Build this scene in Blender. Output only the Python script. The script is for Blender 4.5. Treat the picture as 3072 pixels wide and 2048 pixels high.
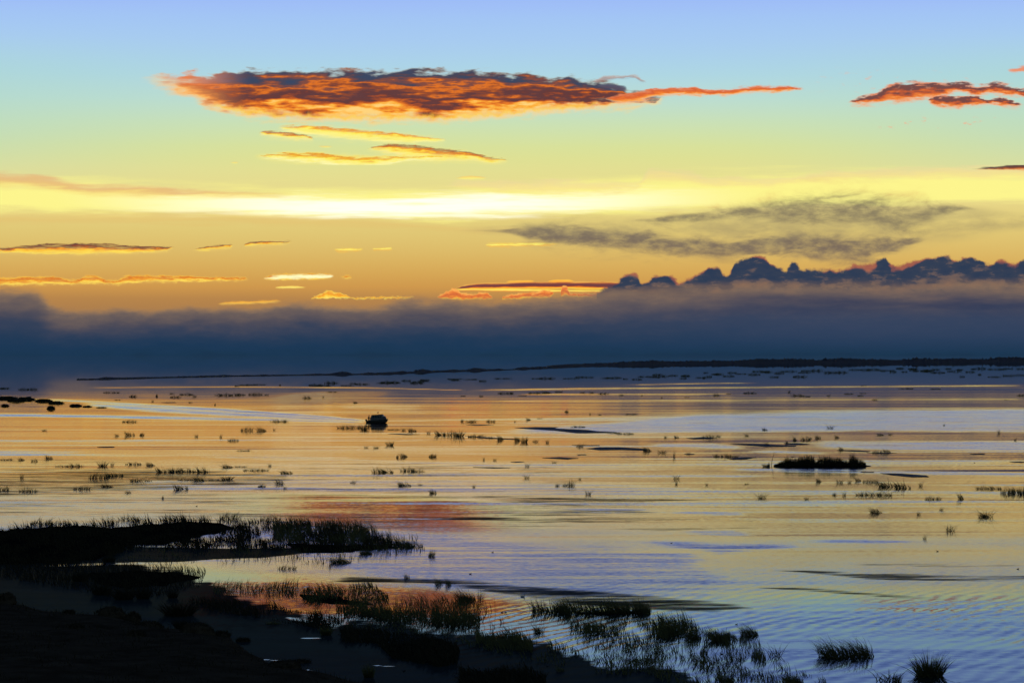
import bpy, bmesh, math, random
import numpy as np
from mathutils import Vector, Matrix, noise as mnoise

S = bpy.context.scene
for o in list(bpy.data.objects):
    bpy.data.objects.remove(o)

# ------------------------------------------------------------------ camera
F = 8536.0            # focal length measured in photo pixels (photo 3072 wide)
HOR = 1065.0          # photo row of the true horizon
H = 14.0              # height of the viewpoint above the lake
cam = bpy.data.cameras.new("camera")
cam.sensor_width = 36.0
cam.lens = F / 3072 * 36
cam.clip_start = 0.5
cam.clip_end = 200000
co = bpy.data.objects.new("camera", cam)
S.collection.objects.link(co)
co.location = (0, 0, H)
co.rotation_euler = (math.radians(90) + math.atan((HOR - 1024) / F), 0, 0)
S.camera = co

S.view_settings.view_transform = 'Standard'
S.view_settings.look = 'None'
S.view_settings.exposure = 0
S.view_settings.gamma = 1
S.view_settings.use_curve_mapping = False
S.render.engine = 'CYCLES'
S.cycles.max_bounces = 3
S.cycles.diffuse_bounces = 1
S.cycles.glossy_bounces = 2
S.cycles.caustics_reflective = False


def lin(c):
    r = []
    for v in c:
        v = v / 255.0
        r.append(v / 12.92 if v <= 0.04045 else ((v + 0.055) / 1.055) ** 2.4)
    return tuple(r)


# ------------------------------------------------------------------ node helper
class NB:
    """tiny expression builder for node trees"""
    def __init__(s, nt):
        s.nt = nt
        s.n = nt.nodes
        s.l = nt.links

    def new(s, t, **kw):
        nd = s.n.new(t)
        for k, v in kw.items():
            setattr(nd, k, v)
        return nd

    def put(s, sock, v):
        if hasattr(v, 'is_output') or isinstance(v, bpy.types.NodeSocket):
            s.l.new(v, sock)
        elif v is not None:
            sock.default_value = v

    def m(s, op, a, b=None, c=None, clamp=False):
        nd = s.new('ShaderNodeMath', operation=op, use_clamp=clamp)
        s.put(nd.inputs[0], a)
        if b is not None: s.put(nd.inputs[1], b)
        if c is not None: s.put(nd.inputs[2], c)
        return nd.outputs[0]

    def add(s, a, b): return s.m('ADD', a, b)
    def sub(s, a, b): return s.m('SUBTRACT', a, b)
    def mul(s, a, b): return s.m('MULTIPLY', a, b)
    def div(s, a, b): return s.m('DIVIDE', a, b)

    def sm(s, v, a, b, o0=0.0, o1=1.0, kind='SMOOTHSTEP'):
        nd = s.new('ShaderNodeMapRange', interpolation_type=kind)
        s.put(nd.inputs[0], v); s.put(nd.inputs[1], a); s.put(nd.inputs[2], b)
        s.put(nd.inputs[3], o0); s.put(nd.inputs[4], o1)
        return nd.outputs[0]

    def xyz(s, x, y, z=0.0):
        nd = s.new('ShaderNodeCombineXYZ')
        s.put(nd.inputs[0], x); s.put(nd.inputs[1], y); s.put(nd.inputs[2], z)
        return nd.outputs[0]

    def noise(s, vec, scale=1.0, detail=4.0, rough=0.5, lac=2.0, dist=0.0):
        nd = s.new('ShaderNodeTexNoise')
        s.put(nd.inputs['Vector'], vec)
        nd.inputs['Scale'].default_value = scale
        nd.inputs['Detail'].default_value = detail
        nd.inputs['Roughness'].default_value = rough
        nd.inputs['Lacunarity'].default_value = lac
        nd.inputs['Distortion'].default_value = dist
        return nd.outputs['Fac']

    def nz(s, vec, **kw):           # centred noise about -1..1
        return s.m('MULTIPLY_ADD', s.noise(vec, **kw), 2.6, -1.3)

    def ramp(s, fac, stops, interp='LINEAR'):
        nd = s.new('ShaderNodeValToRGB')
        cr = nd.color_ramp
        cr.interpolation = interp
        stops = sorted(stops, key=lambda q: q[0])
        cr.elements[0].position = stops[0][0]; cr.elements[0].color = (*stops[0][1], 1)
        cr.elements[1].position = stops[-1][0]; cr.elements[1].color = (*stops[-1][1], 1)
        for p, c in stops[1:-1]:
            e = cr.elements.new(p); e.color = (*c, 1)
        s.put(nd.inputs[0], fac)
        return nd.outputs[0]

    def curve(s, x, pts, x0, x1, y0, y1, lin_handles=False):
        """float curve through pts (x, y)"""
        nd = s.new('ShaderNodeFloatCurve')
        cm = nd.mapping; c = cm.curves[0]
        cm.use_clip = True
        P = [((px - x0) / (x1 - x0), (py - y0) / (y1 - y0)) for px, py in pts]
        c.points[0].location = P[0]; c.points[1].location = P[-1]
        for p in P[1:-1]:
            c.points.new(*p)
        for p in c.points:
            p.handle_type = 'VECTOR' if lin_handles else 'AUTO_CLAMPED'
        cm.update()
        s.put(nd.inputs['Value'], s.m('MULTIPLY_ADD', x, 1.0 / (x1 - x0), -x0 / (x1 - x0), clamp=True))
        return s.m('MULTIPLY_ADD', nd.outputs[0], (y1 - y0), y0)

    def mix(s, f, a, b, blend='MIX'):
        nd = s.new('ShaderNodeMix', data_type='RGBA', blend_type=blend)
        s.put(nd.inputs[0], f)
        for i, v in ((6, a), (7, b)):
            if isinstance(v, tuple): nd.inputs[i].default_value = (*v[:3], 1)
            else: s.put(nd.inputs[i], v)
        return nd.outputs[2]


# ------------------------------------------------------------------ sky (world)
SUN_EL, SUN_AZ = math.radians(2.6), math.radians(-3.0)   # sun sits behind the cloud bank, just left of the middle
W = bpy.data.worlds.new("World")
S.world = W
W.use_nodes = True
W.node_tree.nodes.clear()
b = NB(W.node_tree)
tc = b.new('ShaderNodeTexCoord')
sep = b.new('ShaderNodeSeparateXYZ')
b.l.new(tc.outputs['Generated'], sep.inputs[0])
dx, dy, dz = sep.outputs
ysafe = b.m('MAXIMUM', dy, 0.05)
# sky direction expressed as azimuth / elevation in units of 1/F radians
U = b.m('MULTIPLY_ADD', b.div(dx, ysafe), F, 1536.0)
V = b.sub(HOR, b.mul(b.div(dz, ysafe), F))
VG = b.sub(HOR, b.mul(dz, F * 1.008))
front = b.sm(dy, 0.55, 0.85)

SKY = [(-8536 * 0.92, (8, 12, 30)), (-4500, (26, 38, 88)), (-2200, (50, 76, 142)), (-1000, (84, 116, 196)), (-350, (122, 152, 232)),
       (0, (158, 188, 248)), (60, (163, 198, 244)), (130, (168, 204, 240)), (220, (174, 214, 228)), (300, (188, 221, 208)),
       (380, (205, 225, 176)), (450, (219, 225, 150)), (520, (229, 222, 145)), (600, (232, 215, 138)), (670, (226, 204, 122)),
       (740, (222, 190, 108)), (810, (216, 170, 88)), (865, (206, 150, 76)), (905, (176, 128, 76)), (1140, (150, 110, 80))]
vmin, vmax = -8536 * 0.92, 1140
base = b.ramp(b.m('MULTIPLY_ADD', VG, 1 / (vmax - vmin), -vmin / (vmax - vmin), clamp=True),
              [((v - vmin) / (vmax - vmin), lin(c)) for v, c in SKY])
# slightly bluer toward the upper left and right, warmer in the middle
side = b.sm(b.m('ABSOLUTE', b.sub(U, 1500.0)), 500.0, 1900.0)
sideV = b.mul(side, b.mul(b.sm(V, 60.0, 230.0), b.sm(V, 620.0, 380.0)))
base = b.mix(b.mul(sideV, 0.45), base, lin((172, 214, 205)))
basecol = base
col = basecol


U0_, V0_ = U, V


def vec(sx, sy, seed): return b.xyz(b.mul(U, 1 / sx), b.mul(V, 1 / sy), seed)


def after(c):
    """evaluate what follows only once colour c is finished (keeps the shader's working memory small)"""
    global U, V
    t = b.mul(c, 1e-7)
    U = b.add(U0_, t); V = b.add(V0_, t)



def layer(col, pts, ramp, edge=(3, 3), warp=(60, 14, 4), tn=(70, 12, 0.35), op=1.0, seed=1.0, ur=None, vr=None, det=5, breakup=0.0, rough=0.6, trough=0.6, tdet=6, wisp=0.0, endc=None, halo=None, fat=0.0):
    """pts: (u, centre v, half up, half down); negative halves = no cloud"""
    after(col)
    us = [p[0] for p in pts]
    u0, u1 = (ur or (min(us), max(us)))
    vs = [p[1] - p[2] for p in pts] + [p[1] + p[3] for p in pts]
    v0, v1 = min(vs) - 20, max(vs) + 20
    T = b.curve(U, [(p[0], p[1] - p[2]) for p in pts], u0, u1, v0, v1)
    B = b.curve(U, [(p[0], p[1] + p[3]) for p in pts], u0, u1, v0, v1)
    if fat:
        T = b.sub(T, fat); B = b.add(B, fat * 1.3)
    n = b.nz(vec(warp[0], warp[1], seed), scale=1.0, detail=det, rough=rough)
    Vn = b.m('MULTIPLY_ADD', n, warp[2] * 1.9, V)
    m = b.mul(b.sm(b.sub(Vn, T), -edge[0], edge[0]), b.sm(b.sub(B, Vn), -edge[1], edge[1]))
    m = b.mul(m, b.mul(b.m('GREATER_THAN', U, u0 - 1), b.m('LESS_THAN', U, u1 + 1)))
    n2 = b.nz(vec(tn[0], tn[1], seed + 7.3), scale=1.0, detail=tdet, rough=trough)
    if wisp:
        u_e = b.sm(U, u0, u0 + 420.0)
        m = b.mul(m, b.sm(n2, b.m('MULTIPLY_ADD', u_e, -2.4, 0.1), b.m('MULTIPLY_ADD', u_e, -2.4, 0.9)))
    if halo:
        mh = b.mul(b.sm(b.sub(Vn, T), -halo[0], halo[0]), b.sm(b.sub(B, Vn), -halo[1], halo[1]))
        mh = b.mul(mh, b.sm(b.sub(B, T), -9.0, 4.0))
        col = b.mix(b.mul(mh, halo[2]), col, lin(halo[3]))
    if breakup:
        m = b.mul(m, b.sm(n2, -breakup, breakup * 0.3))
    t = b.div(b.sub(Vn, T), b.m('MAXIMUM', b.sub(B, T), 1.0))
    t = b.m('MULTIPLY_ADD', n2, tn[2], t, clamp=True)
    c = b.ramp(t, [(p, lin(cc)) for p, cc in ramp])
    if endc:
        c = b.mix(b.mul(b.sm(U, endc[0], endc[1]), 0.85), c, b.ramp(t, [(0, lin((238, 150, 110))), (0.45, lin((232, 122, 62))), (1, lin((255, 186, 104)))]))
    return b.mix(b.mul(m, op), col, c)


# --- big glowing cloud, its tail and the cloud on the right
CL = [(0, (60, 72, 98)), (0.12, (78, 70, 84)), (0.24, (138, 78, 62)), (0.33, (228, 118, 40)), (0.42, (150, 76, 48)), (0.52, (98, 62, 64)), (0.64, (104, 60, 58)), (0.74, (176, 84, 42)),
      (0.83, (236, 126, 42)), (0.91, (255, 180, 64)), (1, (255, 212, 124))]
col = layer(col, [(395, 230, -10, -10), (440, 232, 2, 3), (500, 242, 16, 22), (580, 262, 36, 30), (640, 275, 52, 44), (760, 283, 64, 58), (900, 284, 68, 68), (1050, 286, 71, 72), (1200, 286, 73, 70),
                  (1350, 284, 69, 70), (1500, 282, 60, 62), (1650, 284, 54, 46), (1750, 286, 44, 36), (1840, 287, 30, 32), (1900, 288, 13, 26), (1960, 292, 8, 12), (2000, 292, -10, -10)],
            CL, edge=(9, 22), warp=(60, 18, 15), tn=(170, 26, 0.50), seed=21, det=5, ur=(395, 2000), rough=0.5, trough=0.56, tdet=5, wisp=0.5, endc=(760, 540), halo=(10, 26, 0.5, (250, 206, 130)))
# bright skirt hanging below the big cloud
col = layer(col, [(600, 300, -10, -10), (700, 326, 6, 14), (900, 346, 6, 12), (1100, 350, 8, 12), (1350, 350, 8, 10), (1550, 336, 6, 10), (1750, 318, 6, 10), (1850, 305, -10, -10)],
            [(0, (255, 176, 56)), (0.5, (255, 208, 84)), (1, (246, 214, 160))], edge=(9, 10), warp=(34, 40, 9), tn=(40, 14, 0.4), seed=22, op=0.75)
TL = [(0, (236, 138, 92)), (0.35, (214, 98, 54)), (0.6, (240, 124, 52)), (0.8, (252, 168, 82)), (1, (240, 190, 150))]
col = layer(col, [(1800, 292, -8, -8), (1880, 292, 8, 14), (1920, 286, 10, 16), (1980, 275, 8, 10), (2060, 275, 9, 7), (2150, 278, 6, 6), (2200, 276, 8, 6), (2240, 271, 8, 5), (2330, 268, 6, 4), (2395, 266, 1, 0), (2420, 265, -8, -8)],
            TL, edge=(4, 6), warp=(46, 10, 6), tn=(50, 9, 0.35), seed=23, fat=2.5)
col = layer(col, [(1760, 252, -8, -8), (1790, 242, 4, 2), (1860, 232, 5, 3), (1900, 230, 3, 4), (1930, 244, 3, 2), (1950, 248, -8, -8)],
            [(0, (196, 158, 140)), (1, (150, 128, 130))], edge=(4, 4), warp=(40, 10, 5), tn=(40, 9, 0.4), seed=24, op=0.8)
col = layer(col, [(1770, 262, -8, -8), (1820, 257, 5, 8), (1870, 264, 4, 6), (1890, 268, -8, -8)],
            [(0, (80, 88, 112)), (1, (96, 76, 88))], edge=(4, 4), warp=(30, 8, 3), seed=25, op=0.9)
RC = [(0, (226, 140, 104)), (0.15, (112, 76, 76)), (0.42, (122, 74, 68)), (0.6, (206, 96, 52)), (0.8, (244, 138, 62)), (1, (240, 180, 140))]
col = layer(col, [(2540, 304, -8, -8), (2580, 302, 6, 7), (2640, 292, 16, 12), (2710, 278, 26, 22), (2760, 274, 24, 20), (2840, 270, 16, 10), (2890, 264, 10, 6), (2940, 276, 14, 4), (3000, 272, 16, 6), (3072, 278, 6, 6), (3200, 284, 20, 20)],
            RC, edge=(5, 7), warp=(60, 15, 10), tn=(80, 14, 0.5), seed=31, fat=4.0, ur=(2540, 3200), halo=(8, 12, 0.45, (244, 176, 140)))
col = layer(col, [(2780, 300, -8, -8), (2810, 302, 10, 12), (2860, 305, 12, 14), (2920, 303, 12, 10), (2960, 303, 4, 6), (3010, 304, 5, 8), (3050, 314, 2, 4), (3080, 318, -6, -6), (3200, 318, 4, 4)],
            RC, edge=(4, 6), warp=(44, 12, 8), tn=(60, 12, 0.45), seed=32, fat=3.0, halo=(8, 12, 0.4, (244, 176, 140)))
col = layer(col, [(3010, 208, -6, -6), (3050, 210, 6, 6), (3110, 204, 14, 12), (3400, 200, 26, 22)],
            [(0, (226, 150, 122)), (1, (240, 146, 104))], edge=(4, 4), warp=(36, 10, 4), seed=33)
# small pink puffs
after(col)
pf = b.nz(vec(34, 15, 8.8), detail=3, rough=0.5)
pm = b.mul(b.sm(pf, 0.28, 0.62), b.mul(b.sm(b.m('ABSOLUTE', b.sub(V, 372.0)), 26.0, 8.0), b.sm(b.m('ABSOLUTE', b.sub(U, 2820.0)), 200.0, 120.0)))
pm2 = b.mul(b.sm(pf, 0.22, 0.7), b.mul(b.sm(b.m('ABSOLUTE', b.sub(V, 245.0)), 50.0, 12.0), b.sm(b.m('ABSOLUTE', b.sub(U, 2700.0)), 320.0, 100.0)))
col = b.mix(b.mul(b.m('MAXIMUM', pm, b.mul(pm2, 0.6)), 0.75), col, lin((242, 172, 138)))

# --- golden slivers under the big cloud
GS = [(0, (232, 170, 84)), (0.14, (228, 132, 44)), (0.3, (255, 196, 60)), (0.48, (255, 240, 100)), (1, (255, 246, 156))]
col = layer(col, [(825, 382, -8, -8), (860, 384, 3, 3), (900, 388, 8, 8), (960, 392, 9, 10), (1040, 398, 9, 14), (1120, 406, 9, 12), (1200, 412, 8, 11), (1270, 416, 4, 6), (1320, 419, 0, 1), (1345, 420, -8, -8)],
            GS, edge=(3, 5), warp=(52, 8, 6), tn=(50, 8, 0.42), seed=41, fat=3.0, rough=0.68, breakup=1.1, halo=(9, 16, 0.6, (255, 238, 130)))
col = layer(col, [(770, 398, -8, -8), (800, 400, 2, 2), (850, 404, 4, 4), (900, 409, 4, 5), (930, 414, 0, 0), (950, 416, -8, -8), (1080, 446, -8, -8), (1120, 444, 0, 0), (1170, 446, 10, 9), (1240, 454, 15, 13), (1320, 462, 13, 14), (1400, 466, 8, 10), (1470, 478, 4, 5), (1510, 479, 0, 0), (1530, 480, -8, -8)],
            [(0, (108, 64, 60)), (0.2, (188, 84, 34)), (0.36, (228, 126, 40)), (0.5, (255, 200, 60)), (0.7, (255, 240, 104)), (1, (252, 236, 150))], edge=(3, 5), warp=(52, 8, 6), tn=(44, 6, 0.42), seed=42, fat=3.0, rough=0.68, breakup=1.1, halo=(8, 18, 0.75, (255, 238, 130)))
col = layer(col, [(750, 468, -8, -8), (800, 468, 1, 1), (860, 470, 8, 8), (920, 472, 11, 12), (1000, 476, 10, 16), (1080, 482, 10, 16), (1150, 478, 6, 14), (1220, 472, 2, 6), (1300, 470, 0, 4), (1350, 470, -8, -8)],
            [(0, (250, 220, 90)), (0.18, (226, 142, 44)), (0.36, (246, 182, 52)), (0.5, (255, 238, 92)), (1, (255, 250, 180))], edge=(3, 5), warp=(52, 8, 6), tn=(50, 8, 0.4), seed=43, fat=3.0, rough=0.68, breakup=1.1, halo=(10, 18, 0.75, (255, 238, 130)))
col = layer(col, [(680, 487, -8, -8), (705, 488, 2, 2), (730, 488, -8, -8), (930, 438, -7, -7), (975, 440, 2, 2), (1020, 442, -7, -7)],
            [(0, (246, 200, 110)), (1, (255, 244, 130))], edge=(3, 3), warp=(40, 6, 2), seed=44)
upper_col = col
# ---- lower half of the sky
col = basecol
after(col)
# --- the pale luminous band across the picture
bandc = b.curve(U, [(-800, 600), (0, 598), (500, 612), (1000, 622), (1400, 616), (2000, 596), (3072, 566), (3900, 560)], -800, 3900, 500, 700)
bw = b.curve(U, [(-800, 46), (0, 46), (700, 42), (1200, 44), (1800, 48), (2600, 46), (3900, 40)], -800, 3900, 0, 100)
nb = b.nz(vec(420, 34, 3.1), detail=7, rough=0.62)
dv = b.m('MULTIPLY_ADD', nb, 40.0, b.sub(V, bandc))
up = b.sm(dv, b.mul(bw, -1.9), b.mul(bw, -0.45))
dn = b.sm(dv, b.mul(bw, 1.15), b.mul(bw, 0.30))
bandm = b.mul(b.mul(up, dn), b.sm(b.m('ABSOLUTE', b.sub(U, 1400.0)), 4200.0, 1800.0))
col = b.mix(b.mul(bandm, 0.93), col, lin((255, 247, 142)))
hot = b.mul(b.sm(b.m('ABSOLUTE', b.sub(V, b.add(bandc, b.mul(b.nz(vec(260, 14, 5.5), detail=7, rough=0.64), 30.0)))), 44.0, 4.0),
            b.sm(b.m('ABSOLUTE', b.sub(U, 1230.0)), 1100.0, 150.0))
col = b.mix(b.mul(hot, 0.95), col, (1.15, 1.13, 0.95))
# peach veil above the band and under it
col = layer(col, [(-400, 560, 50, 10), (0, 545, 24, 12), (120, 548, 20, 14), (250, 568, 14, 10), (400, 575, 16, 12), (560, 580, 12, 8), (780, 585, 3, 4), (950, 590, -8, -8)],
            [(0, (228, 178, 128)), (0.5, (232, 182, 118)), (1, (248, 214, 118))], edge=(10, 14), warp=(160, 18, 8), tn=(150, 14, 0.4), op=0.8, seed=11)
col = layer(col, [(1300, 555, -8, -8), (1450, 552, 10, 16), (1700, 556, 14, 20), (1900, 560, 6, 8), (1960, 525, 14, 14), (2070, 530, 14, 16), (2180, 545, 8, 12), (2600, 520, 10, 16), (3072, 510, 16, 20), (3500, 505, 20, 20)],
            [(0, (238, 216, 158)), (1, (250, 224, 142))], edge=(10, 12), warp=(90, 16, 10), tn=(60, 10, 0.4), op=0.65, seed=12)
col = layer(col, [(-300, 690, 30, 12), (0, 660, 16, 12), (500, 656, 14, 14), (1000, 668, 10, 12), (1500, 690, 4, 6), (1700, 690, -8, -8)],
            [(0, (232, 196, 116)), (1, (226, 192, 112))], edge=(14, 12), warp=(260, 22, 10), tn=(150, 14, 0.3), op=0.6, seed=13)

col = layer(col, [(1340, 534, -8, -8), (1380, 534, 2, 2), (1420, 533, 5, 4), (1450, 534, 2, 2), (1480, 535, -8, -8)],
            [(0, (246, 200, 110)), (1, (255, 244, 130))], edge=(3, 3), warp=(40, 6, 2), seed=44)
# dark lenticular at the right edge
col = layer(col, [(2880, 508, -8, -8), (2950, 506, 2, 2), (3010, 503, 5, 5), (3072, 501, 8, 9), (3300, 496, 22, 18), (3700, 500, -8, -8)],
            [(0, (70, 62, 72)), (0.5, (112, 70, 58)), (0.8, (212, 110, 50)), (1, (240, 170, 110))], edge=(3, 4), warp=(60, 8, 3), seed=45)
# slivers on the left and middle
LS = [(0, (130, 80, 60)), (0.2, (98, 58, 60)), (0.38, (150, 76, 50)), (0.5, (240, 140, 44)), (0.65, (255, 200, 60)), (1, (255, 226, 96))]
col = layer(col, [(-500, 752, 8, 8), (0, 748, 3, 6), (60, 746, 6, 10), (130, 744, 10, 14), (230, 744, 12, 14), (320, 744, 11, 13), (380, 746, 8, 10), (430, 747, 6, 7), (500, 745, 3, 4), (540, 742, -7, -7), (560, 746, -8, -8), (600, 746, 2, 2), (640, 742, 3, 3),
                  (690, 738, 2, 2), (715, 734, -8, -8), (740, 732, 2, 2), (790, 729, 4, 3), (860, 726, 1, 1), (890, 726, -8, -8), (1000, 745, -8, -8)],
            LS, edge=(2.5, 4), warp=(44, 6, 4.5), tn=(50, 6, 0.36), seed=51, fat=2.0, rough=0.68, breakup=1.1, halo=(4, 10, 0.5, (255, 214, 110)))
col = layer(col, [(990, 748, -7, -7), (1030, 750, 5, 4), (1080, 749, 3, 3), (1105, 747, -6, -6), (1125, 747, 3, 3), (1170, 746, 2, 2), (1190, 746, -8, -8), (1440, 736, -8, -8), (1465, 735, 3, 3), (1510, 735, 5, 4), (1570, 733, 4, 4), (1640, 732, 3, 3), (1690, 733, -4, -4), (1720, 733, -8, -8)],
            [(0, (255, 214, 84)), (0.5, (255, 244, 120)), (1, (255, 190, 70))], edge=(3, 4), warp=(40, 5, 4), seed=52)
col = layer(col, [(-500, 850, 18, 8), (0, 844, 8, 9), (80, 842, 10, 9), (170, 842, 8, 7), (230, 846, 4, 4), (265, 840, 12, 7), (300, 842, 8, 6), (340, 846, 3, 4), (380, 838, 8, 10), (440, 836, 8, 7), (540, 836, 6, 6), (640, 836, 3, 4), (735, 836, 1, 1), (755, 836, -8, -8), (780, 834, -8, -8),
                  (800, 834, 2, 2), (850, 830, 6, 6), (920, 830, 7, 5), (990, 828, 4, 3), (1010, 828, -5, -5), (1040, 830, 1, 1), (1060, 830, -8, -8)],
            [(0, (255, 196, 66)), (0.3, (214, 116, 48)), (0.55, (246, 160, 48)), (0.8, (255, 222, 92)), (1, (255, 214, 90))], edge=(2.5, 3.5), warp=(28, 7, 4.5), tn=(42, 6, 0.45), seed=53, rough=0.68, fat=2.0, breakup=1.1, halo=(6, 8, 0.35, (250, 196, 96)))
col = layer(col, [(780, 834, -8, -8), (800, 835, 2, 2), (850, 831, 6, 5), (920, 830, 6, 4), (990, 828, 3, 3), (1010, 828, -8, -8)],
            [(0, (255, 250, 180)), (1, (255, 255, 205))], edge=(3.5, 4), warp=(34, 6, 3.5), seed=53)
col = layer(col, [(810, 862, -8, -8), (835, 862, 2, 2), (880, 861, 3, 3), (915, 862, 0, 0), (935, 862, -8, -8)],
            [(0, (255, 214, 96)), (1, (255, 236, 120))], edge=(2, 2), warp=(24, 6, 1), seed=54)

# --- grey wisps on the right
after(col)
wn = b.nz(vec(150, 44, 6.2), detail=7, rough=0.64, dist=0.5)
Wc = b.curve(U, [(1250, 690), (1560, 692), (1700, 700), (1900, 708), (2050, 730), (2200, 740), (2350, 722), (2520, 730), (2700, 722), (2800, 716), (3300, 700)], 1250, 3300, 500, 800)
Ww = b.curve(U, [(1250, 0), (1500, 8), (1600, 34), (1750, 48), (1900, 50), (2050, 40), (2200, 34), (2350, 54), (2500, 66), (2640, 56), (2750, 12), (2850, 0), (3300, 0)], 1250, 3300, 0, 100)
dist_ = b.div(b.sub(V, Wc), b.m('MAXIMUM', Ww, 1.0))
wm = b.mul(b.sm(Ww, 2.0, 14.0), b.mul(b.sm(b.m('ABSOLUTE', dist_), 2.0, 0.2), b.sm(b.add(wn, b.mul(b.sm(b.m('ABSOLUTE', b.add(dist_, -0.25)), 1.0, 0.0), 0.9)), -0.15, 0.8)))
wt = b.nz(vec(60, 26, 61.0), detail=6, rough=0.62)
col = b.mix(b.mul(b.mul(wm, b.sm(wt, -1.3, 0.3)), 0.9), col, b.ramp(b.sm(wt, -0.6, 0.6), [(0, lin((136, 120, 98))), (1, lin((96, 84, 88)))]))
after(col)
Wc3 = b.curve(U, [(1300, 690), (1700, 690), (2100, 690), (2500, 675), (2800, 670), (3300, 660)], 1300, 3300, 500, 800)
Ww3 = b.curve(U, [(1300, 4), (1700, 26), (2000, 44), (2300, 60), (2600, 74), (2850, 50), (3100, 20), (3300, 4)], 1300, 3300, 0, 100)
vm = b.mul(b.sm(Ww3, 5.0, 24.0), b.mul(b.sm(b.m('ABSOLUTE', b.div(b.sub(V, Wc3), Ww3)), 1.5, 0.2), b.sm(b.nz(vec(150, 46, 26.2), detail=6, rough=0.6), -0.7, 0.7)))
col = b.mix(b.mul(vm, 0.62), col, lin((150, 136, 104)))
Wc2 = b.curve(U, [(1850, 665), (2050, 650), (2250, 632), (2450, 616), (2600, 618), (2740, 642), (2850, 620), (3000, 640)], 1850, 3000, 500, 800)
Ww2 = b.curve(U, [(1850, 0), (2000, 16), (2150, 26), (2300, 40), (2480, 66), (2620, 66), (2740, 64), (2830, 34), (2920, 6), (3000, 0)], 1850, 3000, 0, 100)
d2 = b.div(b.sub(V, Wc2), b.m('MAXIMUM', Ww2, 1.0))
wm2 = b.mul(b.sm(Ww2, 2.0, 14.0), b.mul(b.sm(b.m('ABSOLUTE', d2), 1.6, 0.3), b.sm(b.add(wn, b.mul(b.sm(b.m('ABSOLUTE', b.add(d2, -0.2)), 0.9, 0.0), 0.6)), -0.2, 0.7)))
col = b.mix(b.mul(b.mul(wm2, b.sm(b.nz(vec(60, 26, 63.0), detail=6, rough=0.62), -1.0, 0.4)), 0.85), col, b.ramp(b.sm(d2, -1.1, 0.0), [(0, lin((224, 166, 104))), (0.6, lin((150, 134, 96))), (1, lin((118, 108, 92)))]))

# --- red-lit stripes and puffs low in the middle
col = layer(col, [(1355, 872, -8, -8), (1370, 866, 2, 2), (1420, 860, 8, 7), (1500, 858, 9, 8), (1650, 856, 11, 10), (1800, 856, 11, 12), (1880, 858, 8, 12), (1960, 862, -8, -8)],
            [(0, (255, 190, 90)), (0.18, (170, 88, 60)), (0.35, (112, 66, 70)), (0.62, (120, 64, 60)), (0.74, (240, 120, 40)), (0.86, (255, 190, 60)), (1, (255, 214, 80))], edge=(2, 2), warp=(70, 5, 2), tn=(120, 4, 0.14), seed=61)
col = layer(col, [(1355, 868, -8, -8), (1375, 868, 2, 2), (1450, 869, 3, 3), (1600, 871, 4, 3), (1700, 873, 4, 3), (1830, 874, 4, 4), (1900, 872, -8, -8)],
            [(0, (255, 200, 60)), (0.5, (255, 236, 110)), (1, (255, 150, 50))], edge=(2, 2), warp=(70, 5, 1.5), seed=62)
col = layer(col, [(1505, 845, -8, -8), (1530, 845, 2, 2), (1590, 844, 3, 2), (1630, 845, -8, -8), (1650, 844, 2, 2), (1700, 843, 4, 3), (1740, 846, -8, -8)],
            [(0, (255, 200, 80)), (1, (255, 170, 60))], edge=(2, 2), warp=(50, 5, 1.5), seed=63)
PF = [(0, (255, 180, 90)), (0.3, (238, 130, 62)), (0.55, (210, 104, 58)), (0.8, (246, 140, 56)), (1, (255, 200, 70))]
col = layer(col, [(1305, 890, -8, -8), (1320, 888, 3, 6), (1345, 884, 10, 12), (1362, 882, 16, 14), (1385, 886, 8, 12), (1420, 888, 6, 8), (1450, 888, 12, 8), (1470, 890, 6, 6), (1495, 893, -8, -8), (1510, 892, 2, 4), (1560, 888, 8, 8), (1600, 884, 8, 8), (1640, 880, 10, 14), (1680, 878, -8, -8), (1683, 878, 8, 12), (1696, 870, 14, 14), (1712, 878, -2, 8), (1760, 884, 4, 6), (1820, 878, -6, -6)],
            PF, edge=(2.5, 3), warp=(18, 8, 4), tn=(26, 9, 0.4), seed=64)
col = layer(col, [(925, 894, -8, -8), (940, 893, 2, 3), (965, 888, 7, 7), (985, 882, 11, 12), (1010, 884, 7, 10), (1040, 889, 4, 5), (1060, 894, 1, 2), (1150, 893, 2, 2), (1230, 892, 2, 2), (1260, 893, -8, -8)],
            [(0, (255, 214, 90)), (0.4, (240, 150, 50)), (0.7, (255, 196, 60)), (1, (255, 232, 110))], edge=(2.5, 2.5), warp=(18, 8, 4), tn=(26, 9, 0.35), seed=65)
col = layer(col, [(640, 912, -8, -8), (665, 910, 1, 2), (750, 907, 3, 3), (830, 904, 2, 1), (860, 903, -8, -8)],
            [(0, (255, 180, 60)), (1, (250, 200, 90))], edge=(3.5, 5), warp=(40, 6, 3), seed=66)

after(col)
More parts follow.
